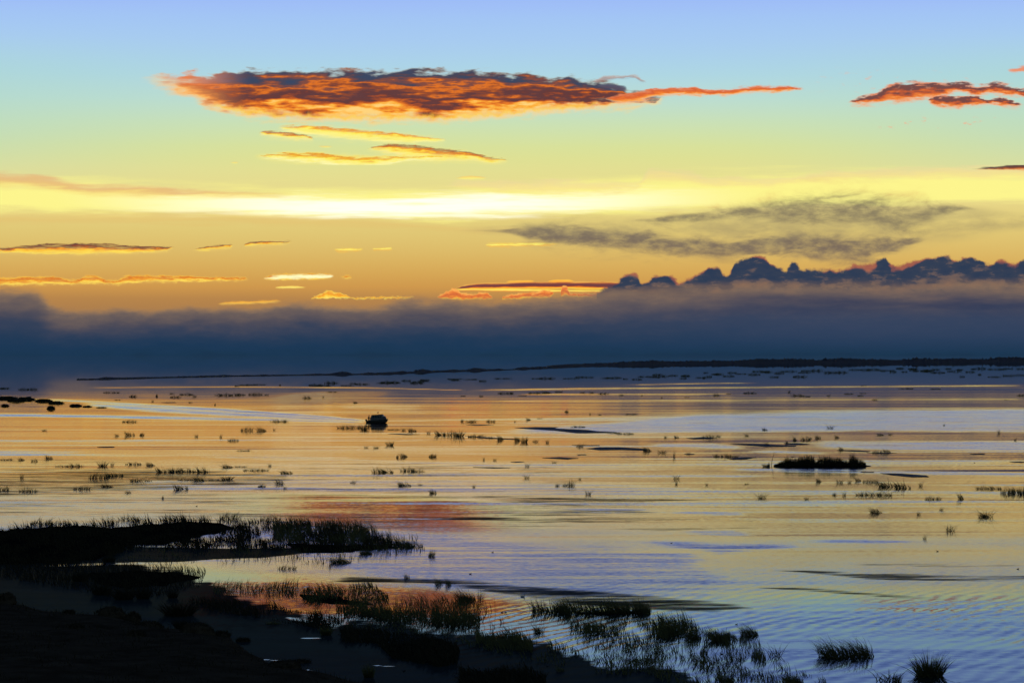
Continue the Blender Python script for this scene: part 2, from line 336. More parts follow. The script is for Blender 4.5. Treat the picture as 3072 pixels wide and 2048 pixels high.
# cumulus heads on the right, in front of the glow and behind the fog
cn = b.nz(vec(70, 46, 4.7), detail=6, rough=0.58)
vor = b.new('ShaderNodeTexVoronoi', feature='SMOOTH_F1')
vor.inputs['Smoothness'].default_value = 0.35
vor.inputs['Scale'].default_value = 1.0
wv = b.xyz(b.add(b.mul(U, 1 / 40), b.mul(b.nz(vec(50, 40, 1.1), detail=3), 0.5)), b.mul(V, 1 / 34), 0.0)
b.l.new(wv, vor.inputs['Vector'])
ctop = b.curve(U, [(1780, 890), (1815, 868), (1850, 850), (1880, 828), (1900, 822), (1915, 836), (1935, 846), (1965, 832), (1990, 828), (2030, 838), (2060, 842), (2085, 826), (2110, 820), (2150, 806), (2165, 814), (2180, 824), (2200, 796), (2240, 780), (2290, 776), (2310, 796), (2335, 804),
                   (2355, 812), (2380, 792), (2400, 808), (2440, 812), (2520, 810), (2545, 806), (2570, 796), (2600, 798), (2640, 782), (2660, 780), (2672, 800), (2700, 798), (2730, 790), (2770, 778), (2800, 780), (2840, 772), (2870, 780), (2900, 776), (2940, 776), (2965, 794), (3000, 784), (3040, 792), (3072, 780), (3300, 770), (3900, 820)], 1780, 3900, 700, 920)
cd = b.sub(V, ctop)
cd = b.m('MULTIPLY_ADD', cn, 10.0, b.m('MULTIPLY_ADD', vor.outputs['Distance'], 22.0, b.add(cd, -8.0)))
cd = b.mul(cd, 1.0)
cm_ = b.mul(b.sm(b.m('MULTIPLY_ADD', b.nz(vec(16, 12, 44.0), detail=5, rough=0.65), 7.0, cd), -5.0, 7.0), b.m('GREATER_THAN', U, 1790.0))
rim = b.sm(b.add(cd, b.mul(b.nz(vec(90, 60, 3.3), detail=4), 30.0)), 13.0, 1.0)
f4 = b.nz(vec(60, 24, 17.0), detail=6, rough=0.6)
body = b.ramp(b.m('MULTIPLY_ADD', b.add(b.mul(f4, 2.0), b.sm(cd, 30.0, 95.0)), 0.40, 0.22, clamp=True), [(0, lin((46, 60, 84))), (0.32, lin((54, 64, 84))), (0.5, lin((98, 86, 88))), (1, lin((128, 100, 88)))])
cc = b.mix(b.mul(rim, 0.55), body, lin((205, 112, 72)))
col = b.mix(cm_, col, cc)
# --- fog bank: soft top
after(col)
fogtop = b.curve(U, [(-900, 880), (-300, 850), (0, 864), (80, 866), (130, 886), (180, 920), (260, 928), (400, 926), (560, 916), (700, 920), (900, 908), (1100, 914), (1280, 892), (1400, 900), (1600, 890), (1800, 872), (2000, 866), (2300, 850), (2700, 850), (3072, 846), (3900, 830)], -900, 3900, 700, 1000)
fn = b.nz(vec(210, 60, 2.4), detail=7, rough=0.6)
fn2 = b.nz(vec(70, 26, 9.4), detail=5, rough=0.6)
fd = b.m('MULTIPLY_ADD', fn2, 12.0, b.m('MULTIPLY_ADD', fn, 22.0, b.sub(V, fogtop)))
FOG = [(0.0, (172, 130, 86)), (0.10, (140, 114, 92)), (0.22, (108, 94, 90)), (0.38, (80, 77, 88)), (0.52, (54, 65, 88)), (0.68, (38, 59, 86)), (0.82, (29, 56, 85)), (0.96, (27, 54, 80)), (1.0, (27, 52, 77))]
ft = b.m('DIVIDE', b.add(fd, 6.0), b.m('MAXIMUM', b.sub(1075.0, fogtop), 60.0), clamp=True)
ft = b.m('MULTIPLY_ADD', b.nz(vec(120, 26, 77.0), detail=7, rough=0.62), 0.07, ft, clamp=True)
fogc = b.ramp(ft, [(p, lin(c)) for p, c in FOG])
rightf = b.sm(U, 1500.0, 2600.0)
# lighter hollow and deep blue belly on the right
f3 = b.nz(vec(330, 44, 14.4), detail=5, rough=0.55)
belly = b.mul(rightf, b.mul(b.sm(b.m('ABSOLUTE', b.sub(V, b.m('MULTIPLY_ADD', f3, 10.0, 905.0))), 52.0, 6.0), b.sm(f3, -0.7, 0.5)))
shelf = b.mul(rightf, b.mul(b.sm(V, 880.0, 960.0), b.sm(V, 1070.0, 985.0)))
fogc = b.mix(b.mul(shelf, 0.55), fogc, lin((56, 70, 98)))
fogc = b.mix(b.mul(belly, 0.75), fogc, lin((40, 55, 86)))

# fog over everything
fmask = b.sm(fd, b.m('MULTIPLY_ADD', rightf, -2.0, -16.0), b.m('MULTIPLY_ADD', rightf, 20.0, 26.0))
col = b.mix(fmask, col, fogc)

# a dim second sky: physical sky texture carries the parts away from the sunrise
nish = b.new('ShaderNodeTexSky', sky_type='NISHITA')
nish.sun_disc = False
nish.sun_elevation = SUN_EL
nish.sun_rotation = SUN_AZ
nish.altitude = 3800
dim = b.m('MULTIPLY_ADD', front, 0.86, 0.14)


def bgnode(c, strength):
    g = b.new('ShaderNodeBackground')
    b.l.new(c, g.inputs[0]); b.put(g.inputs[1], strength)
    return g.outputs[0]


def mixsh(f, a, c):
    g = b.new('ShaderNodeMixShader')
    b.put(g.inputs[0], f); b.l.new(a, g.inputs[1]); b.l.new(c, g.inputs[2])
    return g.outputs[0]


bgA = bgnode(upper_col, 1.0)
bgB = bgnode(col, 1.0)
clouds = mixsh(b.m('GREATER_THAN', V0_, 495.0), bgA, bgB)
ad = b.new('ShaderNodeAddShader')
b.l.new(bgnode(basecol, dim), ad.inputs[0])
b.l.new(bgnode(nish.outputs[0], b.mul(b.sub(1.0, front), 0.05)), ad.inputs[1])
inside = b.mul(b.mul(b.m('GREATER_THAN', dy, 0.86), b.m('LESS_THAN', b.m('ABSOLUTE', b.sub(U0_, 1536.0)), 3600.0)),
               b.mul(b.m('GREATER_THAN', V0_, 130.0), b.m('LESS_THAN', V0_, 1400.0)))
wo = b.new('ShaderNodeOutputWorld')
b.l.new(mixsh(inside, ad.outputs[0], clouds), wo.inputs['Surface'])
W.cycles.sampling_method = 'NONE'

# ------------------------------------------------------------------ sun (veiled by the cloud bank, so weak and broad)
sl = bpy.data.lights.new("sun", 'SUN')
sl.energy = 0.002
sl.angle = math.radians(50)
sl.color = (1.0, 0.72, 0.45)
so = bpy.data.objects.new("sun", sl)
S.collection.objects.link(so)
sd = Vector((math.sin(SUN_AZ) * math.cos(SUN_EL), math.cos(SUN_AZ) * math.cos(SUN_EL), math.sin(SUN_EL)))
so.rotation_euler = sd.to_track_quat('Z', 'Y').to_euler()


# ------------------------------------------------------------------ helpers
def ground(px, py):
    """real place on the lake of a photo position"""
    d = H * F / (py - HOR)
    return (px - 1536) / F * d, d


def mpp(py):            # metres per photo pixel at that row
    return H / (py - HOR)


def tag(o, label=None, cat=None, group=None, kind=None):
    if label: o["label"] = label
    if cat: o["category"] = cat
    if group: o["group"] = group
    if kind: o["kind"] = kind
    return o


def mesh_obj(name, me, mat=None, parent=None, smooth=False):
    o = bpy.data.objects.new(name, me)
    S.collection.objects.link(o)
    if mat: me.materials.append(mat)
    if parent: o.parent = parent
    if smooth:
        for p in me.polygons: p.use_smooth = True
    return o


def mesh_np(name, v, f):
    me = bpy.data.meshes.new(name)
    v = np.asarray(v, dtype=np.float32); f = np.asarray(f, dtype=np.int32)
    k = f.shape[1]
    me.vertices.add(len(v)); me.vertices.foreach_set('co', v.ravel())
    me.loops.add(f.size); me.loops.foreach_set('vertex_index', f.ravel())
    me.polygons.add(len(f)); me.polygons.foreach_set('loop_start', np.arange(0, f.size, k, dtype=np.int32))
    me.update(calc_edges=True)
    me.validate()
    return me


def pmat(name, colr, rough=0.8, spec=0.3, noise_amt=0.4, scale=3.0, metallic=0.0):
    m = bpy.data.materials.new(name); m.use_nodes = True
    q = NB(m.node_tree); pb = m.node_tree.nodes['Principled BSDF']
    t = q.new('ShaderNodeTexCoord')
    n = q.noise(t.outputs['Object'], scale=scale, detail=4)
    c = tuple(colr)
    lo = tuple(x * (1 - noise_amt) for x in c); hi = tuple(min(1, x * (1 + noise_amt)) for x in c)
    q.l.new(q.ramp(n, [(0.3, lo), (0.7, hi)]), pb.inputs['Base Color'])
    pb.inputs['Roughness'].default_value = rough
    pb.inputs['Specular IOR Level'].default_value = spec
    pb.inputs['Metallic'].default_value = metallic
    return m


# ------------------------------------------------------------------ water
def smooth(x, a, c):
    t = np.clip((x - a) / (c - a), 0, 1)
    return t * t * (3 - 2 * t)


ND, NX = 900, 420
inv = np.linspace(1 / 60.0, 0, ND + 1)[:-1]
dd = 1 / inv
dd[-1] = 60000.0
uu = np.linspace(-0.26, 0.26, NX - 40)
uu = np.concatenate([np.linspace(-2.0, -0.28, 20), uu, np.linspace(0.28, 2.0, 20)])
D, UU = np.meshgrid(dd, uu, indexing='ij')
vx = np.stack([D * UU, D, np.zeros_like(D)], -1).reshape(-1, 3)
ii = np.arange(ND * NX).reshape(ND, NX)
ff = np.stack([ii[:-1, :-1], ii[:-1, 1:], ii[1:, 1:], ii[1:, :-1]], -1).reshape(-1, 4)
wm = mesh_np('water', vx, ff)
PX = 1536 + F * UU.ravel()
PY = HOR + H * F / D.ravel()


def poly_band(pts):
    """pts (x, ytop, ybot): feathered coverage, feather in rows"""
    xs = [p[0] for p in pts]
    t = np.interp(PX, xs, [p[1] for p in pts]); bo = np.interp(PX, xs, [p[2] for p in pts])
    return t, bo


def band(pts, fe=8, fx=40):
    t, bo = poly_band(pts)
    if fe >= 30:      # ragged shoreline of the weed film
        w_ = 9 * np.sin(PX / 71 + 1) + 7 * np.sin(PX / 29 + 2 * np.sin(PX / 90)) + 4 * np.sin(PX / 11 + PY / 7)
        t = t + w_
    m = smooth(PY, t - fe, t + fe) * (1 - smooth(PY, bo - fe, bo + fe))
    return m * smooth(PX, pts[0][0] - fx, pts[0][0] + fx) * (1 - smooth(PX, pts[-1][0] - fx, pts[-1][0] + fx))


# wind-ruffled water (catches the blue of the higher sky)
rip = np.zeros_like(PX)
for a, pts, fe, fx in [
    (0.75, [(1500, 1292, 1300), (1800, 1268, 1304), (2100, 1240, 1298), (2600, 1228, 1292), (3400, 1222, 1300)], 10, 120),
    (0.45, [(1500, 1262, 1280), (2100, 1236, 1262), (3400, 1222, 1250)], 10, 150),
    (0.65, [(2440, 1322, 1342), (2700, 1322, 1350), (3400, 1320, 1356)], 6, 60),
    (0.60, [(1960, 1330, 1340), (2140, 1330, 1345), (2230, 1338, 1345)], 4, 40),
    (0.60, [(2230, 1352, 1356), (2350, 1350, 1360), (2480, 1356, 1362)], 4, 40),
    (0.55, [(-300, 1242, 1256), (100, 1240, 1250), (500, 1246, 1254), (1000, 1256, 1262), (1090, 1260, 1265)], 4, 30),
    (0.60, [(260, 1208, 1218), (450, 1214, 1236), (700, 1226, 1250), (950, 1244, 1258), (1090, 1258, 1264)], 4, 30),
    (0.55, [(-300, 1316, 1326), (300, 1318, 1325), (800, 1317, 1323), (1300, 1318, 1322)], 3, 80),
    (0.50, [(-300, 1346, 1368), (100, 1350, 1366), (250, 1352, 1360)], 5, 60),
    (0.42, [(600, 1362, 1372), (900, 1368, 1380), (1600, 1396, 1404), (2000, 1398, 1410)], 6, 100),
    (0.42, [(380, 1440, 1466), (800, 1432, 1476), (1300, 1436, 1480), (1800, 1450, 1490), (2100, 1462, 1486)], 8, 120),
    (0.50, [(1250, 1415, 1425), (1700, 1418, 1430), (2300, 1424, 1432)], 5, 100),
    (0.48, [(800, 1560, 1640), (1000, 1578, 1700), (1300, 1600, 1760), (1700, 1640, 1790), (2000, 1680, 1800), (2200, 1730, 1790)], 16, 120),
    (0.35, [(-200, 1512, 1524), (300, 1514, 1522), (500, 1516, 1520)], 4, 80),
    (0.75, [(1960, 1622, 1634), (2160, 1632, 1660), (2400, 1630, 1642)], 9, 110),
    (0.55, [(1500, 1640, 1670), (1800, 1640, 1700), (2100, 1660, 1700)], 12, 60),
    (0.50, [(2020, 1530, 1540), (2150, 1533, 1545), (2240, 1538, 1545)], 4, 40),
    (0.45, [(2060, 1590, 1600), (2200, 1590, 1610), (2260, 1600, 1608)], 5, 40),
    (0.45, [(2450, 1618, 1626), (2600, 1618, 1630), (2750, 1622, 1628)], 5, 60),
    (0.40, [(1690, 1522, 1528), (1850, 1522, 1538), (1950, 1524, 1532)], 4, 50),
    (0.30, [(2000, 1790, 1900), (2300, 1770, 2100), (2700, 1790, 2200), (3400, 1790, 2400)], 25, 120),
    (0.60, [(2200, 1404, 1412), (2420, 1404, 1420), (2800, 1410, 1424), (3200, 1420, 1430)], 5, 60),
    (0.30, [(1020, 1205, 1225), (1120, 1210, 1228), (1260, 1214, 1240)], 6, 40),
]:
    rip = np.maximum(rip, a * band(pts, fe, fx))
# dark floating weed film
film = np.zeros_like(PX)
for a, pts, fe, fx in [
    (1.25, [(-900, 1640, 2400), (0, 1650, 2400), (330, 1666, 2400), (540, 1704, 2400), (640, 1760, 2400), (760, 1806, 2400), (1000, 1862, 2400), (1400, 1896, 2400), (1640, 1942, 2400), (1800, 1984, 2400), (2040, 2016, 2400), (2140, 2060, 2400), (2500, 2110, 2400)], 30, 60),
    (0.80, [(1000, 1722, 1746), (1300, 1736, 1752), (1450, 1742, 1776), (1600, 1754, 1800), (1800, 1770, 1822), (2000, 1784, 1836), (2150, 1800, 1842), (2240, 1812, 1826), (2330, 1852, 1858)], 13, 60),
    (1.1, [(240, 1640, 1682), (400, 1636, 1690), (700, 1645, 1682), (900, 1640, 1660), (1000, 1640, 1650)], 5, 40),
    (0.70, [(2180, 1700, 1706), (2400, 1708, 1718), (2600, 1714, 1738), (2800, 1720, 1746), (3072, 1722, 1750), (3400, 1716, 1756)], 6, 60),
    (0.66, [(2250, 1756, 1764), (2420, 1758, 1774), (2600, 1772, 1788), (2760, 1784, 1800), (2860, 1792, 1800)], 6, 50),
    (0.50, [(2560, 1686, 1694), (2800, 1686, 1704), (3100, 1696, 1700)], 5, 60),
    (0.62, [(-400, 1416, 1500), (0, 1404, 1496), (300, 1398, 1480), (600, 1404, 1470), (900, 1420, 1450)], 14, 80),
    (0.42, [(-400, 1366, 1560), (300, 1370, 1560), (700, 1380, 1550), (1200, 1380, 1520), (1800, 1390, 1440)], 10, 100),
    (0.50, [(-400, 1500, 1560), (0, 1500, 1545), (600, 1530, 1548), (900, 1536, 1550)], 10, 120),
    (0.58, [(1350, 1482, 1500), (1600, 1480, 1516), (1900, 1488, 1514), (2150, 1498, 1504)], 8, 100),
    (0.60, [(1300, 1530, 1560), (1600, 1530, 1572), (1850, 1540, 1574), (2150, 1552, 1562)], 8, 90),
    (0.50, [(400, 1466, 1560), (1000, 1472, 1590), (1600, 1480, 1590), (2000, 1490, 1560)], 10, 120),
    (0.48, [(1700, 1580, 1584), (1960, 1582, 1596), (2350, 1560, 1580)], 8, 90),
]:
    film = np.maximum(film, a * band(pts, fe, fx))
YS = [1065, 1130, 1165, 1190, 1215, 1300, 1400, 1450, 1500, 1600, 1700, 1780, 1850, 2048]
kr = smooth(PX, 1400, 2300)
# wake of the boat: two long arms of raised ripples
wake = np.zeros_like(PX)
for arm, a in (([(-300, 1240, 3), (0, 1244, 3), (400, 1252, 3), (800, 1260, 2.5), (1000, 1264, 2), (1095, 1267, 1.5)], 1.0), ([(130, 1198, 2), (300, 1206, 2.5), (500, 1218, 3), (800, 1238, 3), (1000, 1252, 2.2), (1100, 1262, 1.5)], 1.0),
               ([(300, 1216, 2), (560, 1234, 3), (800, 1247, 3), (1000, 1258, 2)], 0.8), ([(300, 1162, 1), (700, 1160, 1.5), (1100, 1163, 1.5), (1400, 1170, 1)], 0.2),
               ([(1450, 1170, 1), (1800, 1165, 2), (2200, 1162, 2), (3072, 1156, 2)], 0.45), ([(1900, 1154, 1), (2050, 1151, 1.5), (2280, 1148, 1)], 0.4), ([(1600, 1182, 1), (2100, 1182, 2), (2200, 1180, 1)], 0.35),
               ([(1500, 1202, 1), (2200, 1200, 2), (3072, 1196, 1.5)], 0.3), ([(1180, 1262, 1), (1500, 1258, 2), (1900, 1252, 1)], 0.5)):
    c_ = np.interp(PX, [p[0] for p in arm], [p[1] for p in arm]); w_ = np.interp(PX, [p[0] for p in arm], [p[2] for p in arm])
    g = np.exp(-((PY - c_) / w_) ** 2) * smooth(PX, arm[0][0] - 60, arm[0][0] + 60) * smooth(PX, arm[-1][0] + 10, arm[-1][0] - 40)
    wake = np.maximum(wake, a * g)
kl = smooth(PX, 1900, 900)
tilt = np.interp(PY, YS, np.array([0, 0, 0, 0, 1.5, 0.5, -0.5, -1, 0, -3, 0, 4, 1, 3]) * 0.001)
tiltr = np.interp(PY, YS, np.array([0, 0, 2, 2.5, 2, 0, -1, -1, -2, -3, -3, -1, 3, 9]) * 0.001)
tilt = tilt * (1 - kr) + tiltr * kr
rough_ = np.interp(PY, YS, [0.0, 0.0, 0.01, 0.06, 0.24, 0.32, 0.45, 0.6, 0.8, 0.9, 0.9, 0.9, 0.8, 0.8])
roughr = np.interp(PY, YS, [0.0, 0.0, 0.22, 0.32, 0.36, 0.42, 0.42, 0.45, 0.5, 0.6, 0.7, 0.7, 0.7, 0.8])
rough_ = rough_ * (1 - kr) + roughr * kr
calm1 = band([(760, 1476, 1575), (1000, 1480, 1585), (1300, 1490, 1600), (1560, 1510, 1600)], 12, 260)
calm2 = band([(500, 1690, 1960), (900, 1730, 1960), (1300, 1762, 1960), (1700, 1820, 1980), (2300, 1790, 2100), (3400, 1780, 2200)], 20, 100)
rough_ = rough_ * (1 - 0.72 * calm2) * (1 - 0.68 * calm1)
tilt = tilt + 0.0185 * calm1
for gl_, wd_ in (([(140, 1696), (330, 1690), (520, 1688), (640, 1680), (760, 1676)], 3.0), ([(780, 1976), (845, 1980)], 1.2), ([(905, 2006), (940, 2010)], 1.2), ([(1118, 1994), (1150, 1996), (1190, 1996)], 1.3), ([(860, 1852), (960, 1866), (1010, 1874)], 4), ([(960, 1640), (1010, 1644), (1070, 1650)], 2), ([(900, 1912), (1000, 1914)], 1.0)):
    c_ = np.interp(PX, [p[0] for p in gl_], [p[1] for p in gl_])
    film = film * (1 - np.exp(-((PY - c_) / wd_) ** 2) * smooth(PX, gl_[0][0] - 20, gl_[0][0] + 20) * smooth(PX, gl_[-1][0] + 20, gl_[-1][0] - 20))
mirror_tint = np.interp(PY, [1065, 1180, 1300, 1700, 1860], [0, 0.5, 1, 1, 0.05])  # how far the reflected light is tinted rosy, by distance
mirror_dim = np.interp(PY, [1065, 1180, 1230, 1480, 1900], [0.0, 0.02, 0.06, 0.16, 0.22]) * (0.55 + 0.45 * smooth(PX, 1000, 2200))  # share of dark colour mixed in to dim the reflected sky
streak = np.interp(PY, [1065, 1165, 1200, 1300, 1345, 1480, 1600, 1700, 1800], [0, 0.0, 0.25, 0.4, 0.9, 0.9, 0.75, 0.45, 0.1])
for nm, arr in (('ripple', rip), ('film', film), ('tilt', tilt), ('choppy', rough_), ('streak', streak), ('reflection_dim', mirror_dim), ('mirror_tint', mirror_tint), ('wake', wake)):
    at = wm.attributes.new(nm, 'FLOAT', 'POINT')
    at.data.foreach_set('value', arr.astype(np.float32))

mw = bpy.data.materials.new('lake_water'); mw.use_nodes = True
q = NB(mw.node_tree); pb = mw.node_tree.nodes['Principled BSDF']
geo = q.new('ShaderNodeNewGeometry')
sp = q.new('ShaderNodeSeparateXYZ'); q.l.new(geo.outputs['Position'], sp.inputs[0])
X, Y = sp.outputs[0], sp.outputs[1]


def attr(n):
    a = q.new('ShaderNodeAttribute'); a.attribute_name = n
    return a.outputs['Fac']


def pv(sx, sy, seed, xs=X, ys=Y):
    return q.xyz(q.mul(xs, 1 / sx), q.mul(ys, 1 / sy), seed)


R_, FI = attr('ripple'), attr('film')
st1 = q.nz(pv(46, 13, 1.0), detail=7, rough=0.62)      # long streaks
st2 = q.nz(pv(7, 2.6, 5.0), detail=4, rough=0.6)
st3 = q.nz(pv(0.55, 0.3, 9.0), detail=2, rough=0.6)    # fine ripples
st4 = q.nz(pv(90, 36, 12.0), detail=5, rough=0.6)
TI, CH = attr('tilt'), attr('choppy')
kk = q.nz(pv(40, 4.0, 83.0), detail=7, rough=0.66)
re = q.mul(R_, q.sm(q.add(q.add(q.mul(kk, 1.8), q.mul(st2, 0.6)), q.mul(R_, 1.2)), 0.0, 1.0))
amp = q.mul(CH, 0.010)
SK = attr('streak')
k1 = q.nz(pv(95, 12.0, 50.0), detail=8, rough=0.64)
k2 = q.nz(pv(80, 9.0, 60.0), detail=8, rough=0.64)
lift = q.mul(q.sm(k1, 0.05, 0.5), SK)                    # ruffled streaks, catch the upper sky
drop = q.mul(q.sm(k2, 0.08, 0.55), SK)                   # leaning-away streaks, catch the dark fog bank
broad = q.nz(pv(150, 34, 91.0), detail=5, rough=0.6)
CH = q.mul(CH, q.m('MULTIPLY_ADD', broad, 0.7, 1.0))
TI = q.add(TI, q.mul(q.mul(broad, CH), 0.020))
sy_ = q.add(TI, q.mul(amp, q.add(q.mul(st1, 1.1), q.mul(st2, 0.6))))
sy_ = q.add(sy_, q.mul(re, q.m('MULTIPLY_ADD', st2, 0.04, 0.042)))
sy_ = q.add(sy_, q.mul(st3, q.add(q.mul(re, 0.09), q.mul(CH, 0.026))))
sy_ = q.add(sy_, q.mul(lift, q.m('MULTIPLY_ADD', st3, 0.09, 0.040)))
sy_ = q.add(sy_, q.mul(q.mul(attr('wake'), q.sm(q.nz(pv(22, 5.0, 97.0), detail=6, rough=0.68), -0.35, 0.35)), q.m('MULTIPLY_ADD', st3, 0.05, 0.065)))
dep = q.div(H, Y)
sy_ = q.sub(sy_, q.mul(drop, q.mul(dep, 0.42)))
sy_ = q.m('MAXIMUM', sy_, q.mul(dep, -0.48))
# wind waves in the near right water: about one metre apart
wphase = q.add(q.add(q.mul(X, -6.1 * 0.90), q.mul(Y, 6.1 * 0.43)), q.mul(q.nz(pv(7, 7, 2.0), detail=4), 5.0))
wav = q.m('SINE', wphase)
wmask = q.mul(q.sm(Y, 205.0, 150.0), q.sm(q.add(X, q.mul(q.sub(Y, 160.0), -0.1)), -6.0, 4.0))
sy_ = q.add(sy_, q.mul(q.mul(wav, wmask), q.mul(q.sm(q.nz(pv(16, 11, 71.0), detail=4), -0.5, 0.5), q.m('MULTIPLY_ADD', st2, 0.012, 0.012))))
# interference arcs of the old wake behind the boat
cx, cy = ground(640, 1225)
rr = q.m('SQRT', q.add(q.m('POWER', q.sub(X, cx), 2.0), q.m('POWER', q.mul(q.sub(Y, cy), 0.35), 2.0)))
arc = q.m('SINE', q.add(q.mul(rr, 1.9), q.mul(st2, 0.8)))
ax0, ay0 = ground(960, 1190)
am = q.mul(q.sm(q.m('ABSOLUTE', q.sub(X, ax0)), 26.0, 8.0), q.sm(q.m('ABSOLUTE', q.sub(Y, ay0)), 200.0, 60.0))
sy_ = q.add(sy_, q.mul(q.mul(arc, am), 0.008))
sx_ = q.mul(q.nz(pv(0.8, 0.8, 20.0), detail=3), q.m('MULTIPLY_ADD', re, 0.03, 0.006))
nv = q.xyz(sx_, q.mul(sy_, -1.0), 1.0)
nn = q.new('ShaderNodeVectorMath', operation='NORMALIZE'); q.l.new(nv, nn.inputs[0])
# reflected light tinted in the gloss colour: rosy mid-lake, cool near and far
mw.node_tree.nodes.remove(pb)
gl = q.new('ShaderNodeBsdfGlossy'); q.l.new(nn.outputs[0], gl.inputs['Normal'])
q.l.new(q.mix(attr('mirror_tint'), (0.86, 0.95, 0.97), (0.98, 0.86, 0.93)), gl.inputs['Color'])
q.l.new(q.m('MULTIPLY_ADD', q.add(CH, re), 0.125, 0.004), gl.inputs['Roughness'])
df = q.new('ShaderNodeBsdfDiffuse'); df.inputs['Color'].default_value = (0.010, 0.028, 0.032, 1)
fr = q.new('ShaderNodeFresnel'); fr.inputs['IOR'].default_value = 1.333
q.l.new(nn.outputs[0], fr.inputs['Normal'])
pb = q.new('ShaderNodeMixShader')
q.l.new(fr.outputs[0], pb.inputs[0]); q.l.new(df.outputs[0], pb.inputs[1]); q.l.new(gl.outputs[0], pb.inputs[2])
# weed film: dull dark skin over the surface, broken into streaks
f1 = q.nz(pv(26, 6.0, 31.0), detail=9, rough=0.70)
f2 = q.nz(pv(7, 1.8, 37.0), detail=7, rough=0.70)
fcov = q.sm(q.add(q.mul(FI, 1.3), q.add(q.mul(f1, 0.75), q.mul(f2, 0.75))), 0.50, 1.15)
wd = q.new('ShaderNodeBsdfPrincipled')
q.l.new(q.ramp(q.noise(pv(5, 3, 40.0), detail=5), [(0.3, (0.018, 0.034, 0.036)), (0.7, (0.032, 0.052, 0.050))]), wd.inputs['Base Color'])
wd.inputs['Roughness'].default_value = 0.7
wd.inputs['Specular IOR Level'].default_value = 0.0
ms = q.new('ShaderNodeMixShader')
q.put(ms.inputs[0], q.m('MAXIMUM', q.mul(fcov, 0.985), attr('reflection_dim')))  # away from the weed, the same dark colour only dims the reflection
q.l.new(pb.outputs[0], ms.inputs[1]); q.l.new(wd.outputs[0], ms.inputs[2])
q.l.new(ms.outputs[0], mw.node_tree.nodes['Material Output'].inputs['Surface'])
wo_ = mesh_obj('water', wm, mw)
tag(wo_, kind='structure')

# ------------------------------------------------------------------ shore (land in the lower left and the slope the viewpoint stands on)
bp = [ground(*p) for p in [(0, 1800), (120, 1828), (210, 1842), (330, 1846), (420, 1868), (520, 1888), (620, 1900), (690, 1912), (740, 1950), (800, 1984), (900, 2008), (1000, 2024), (1080, 2046)]]
bp = sorted(bp)
bxs = [-400, -120, -60] + [p[0] for p in bp] + [0, 20, 60, 140, 400]
bys = [190, 182, 172] + [p[1] for p in bp] + [115, 110, 106, 104, 100]


def land_z(x, y):
    yb = np.interp(x, bxs, bys)
    d = yb - y + 1.2 * mnoise.noise(Vector((x * 0.35, y * 0.2, 3.0))) + 0.5 * mnoise.noise(Vector((x * 1.3, y * 0.7, 8.0)))
    z = -0.5 + 0.95 * (1 / (1 + math.exp(-d * 0.55)))
    if d > 0:
        z += 0.12 * mnoise.noise(Vector((x * 0.5, y * 0.25, 1.0))) + 0.06 * mnoise.noise(Vector((x * 2, y, 4.0)))
        z += 0.012 * min(d, 30)
    t = max(0, min(1, (104 - y) / 104))
    z += 9.4 * (t ** 1.1) if y >= 0 else 9.4 + min(3, -y * 0.05)
    return z


gx = np.concatenate([np.linspace(-400, -62, 20), np.linspace(-60, 30, 220), np.linspace(32, 400, 24)])
gy = np.concatenate([np.linspace(-300, 60, 14), np.linspace(66, 100, 14), np.linspace(101, 185, 160), np.linspace(188, 230, 6)])
vv = [(x, y, land_z(x, y)) for y in gy for x in gx]
ii = np.arange(len(gy) * len(gx)).reshape(len(gy), len(gx))
fq = np.stack([ii[:-1, :-1], ii[:-1, 1:], ii[1:, 1:], ii[1:, :-1]], -1).reshape(-1, 4)
m_land = pmat('dark_soil', (0.07, 0.056, 0.036), rough=0.95, spec=0.0, scale=0.8)
sh = mesh_obj('shore', mesh_np('shore', vv, fq), m_land, smooth=True)
tag(sh, kind='structure')

# ------------------------------------------------------------------ blades
m_reed = pmat('reed', (0.050, 0.050, 0.026), rough=0.75, spec=0.15, scale=6.0)
_n = m_reed.node_tree; _q = NB(_n)
_tr = _q.new('ShaderNodeBsdfTranslucent'); _tr.inputs['Color'].default_value = (0.20, 0.22, 0.06, 1)
_mx = _q.new('ShaderNodeMixShader'); _mx.inputs[0].default_value = 0.36
_q.l.new(_n.nodes['Principled BSDF'].outputs[0], _mx.inputs[1]); _q.l.new(_tr.outputs[0], _mx.inputs[2])
_q.l.new(_mx.outputs[0], _n.nodes['Material Output'].inputs['Surface'])
m_grass = pmat('marsh_grass', (0.040, 0.038, 0.022), rough=0.9, spec=0.1, scale=6.0)
rng = np.random.default_rng(7)


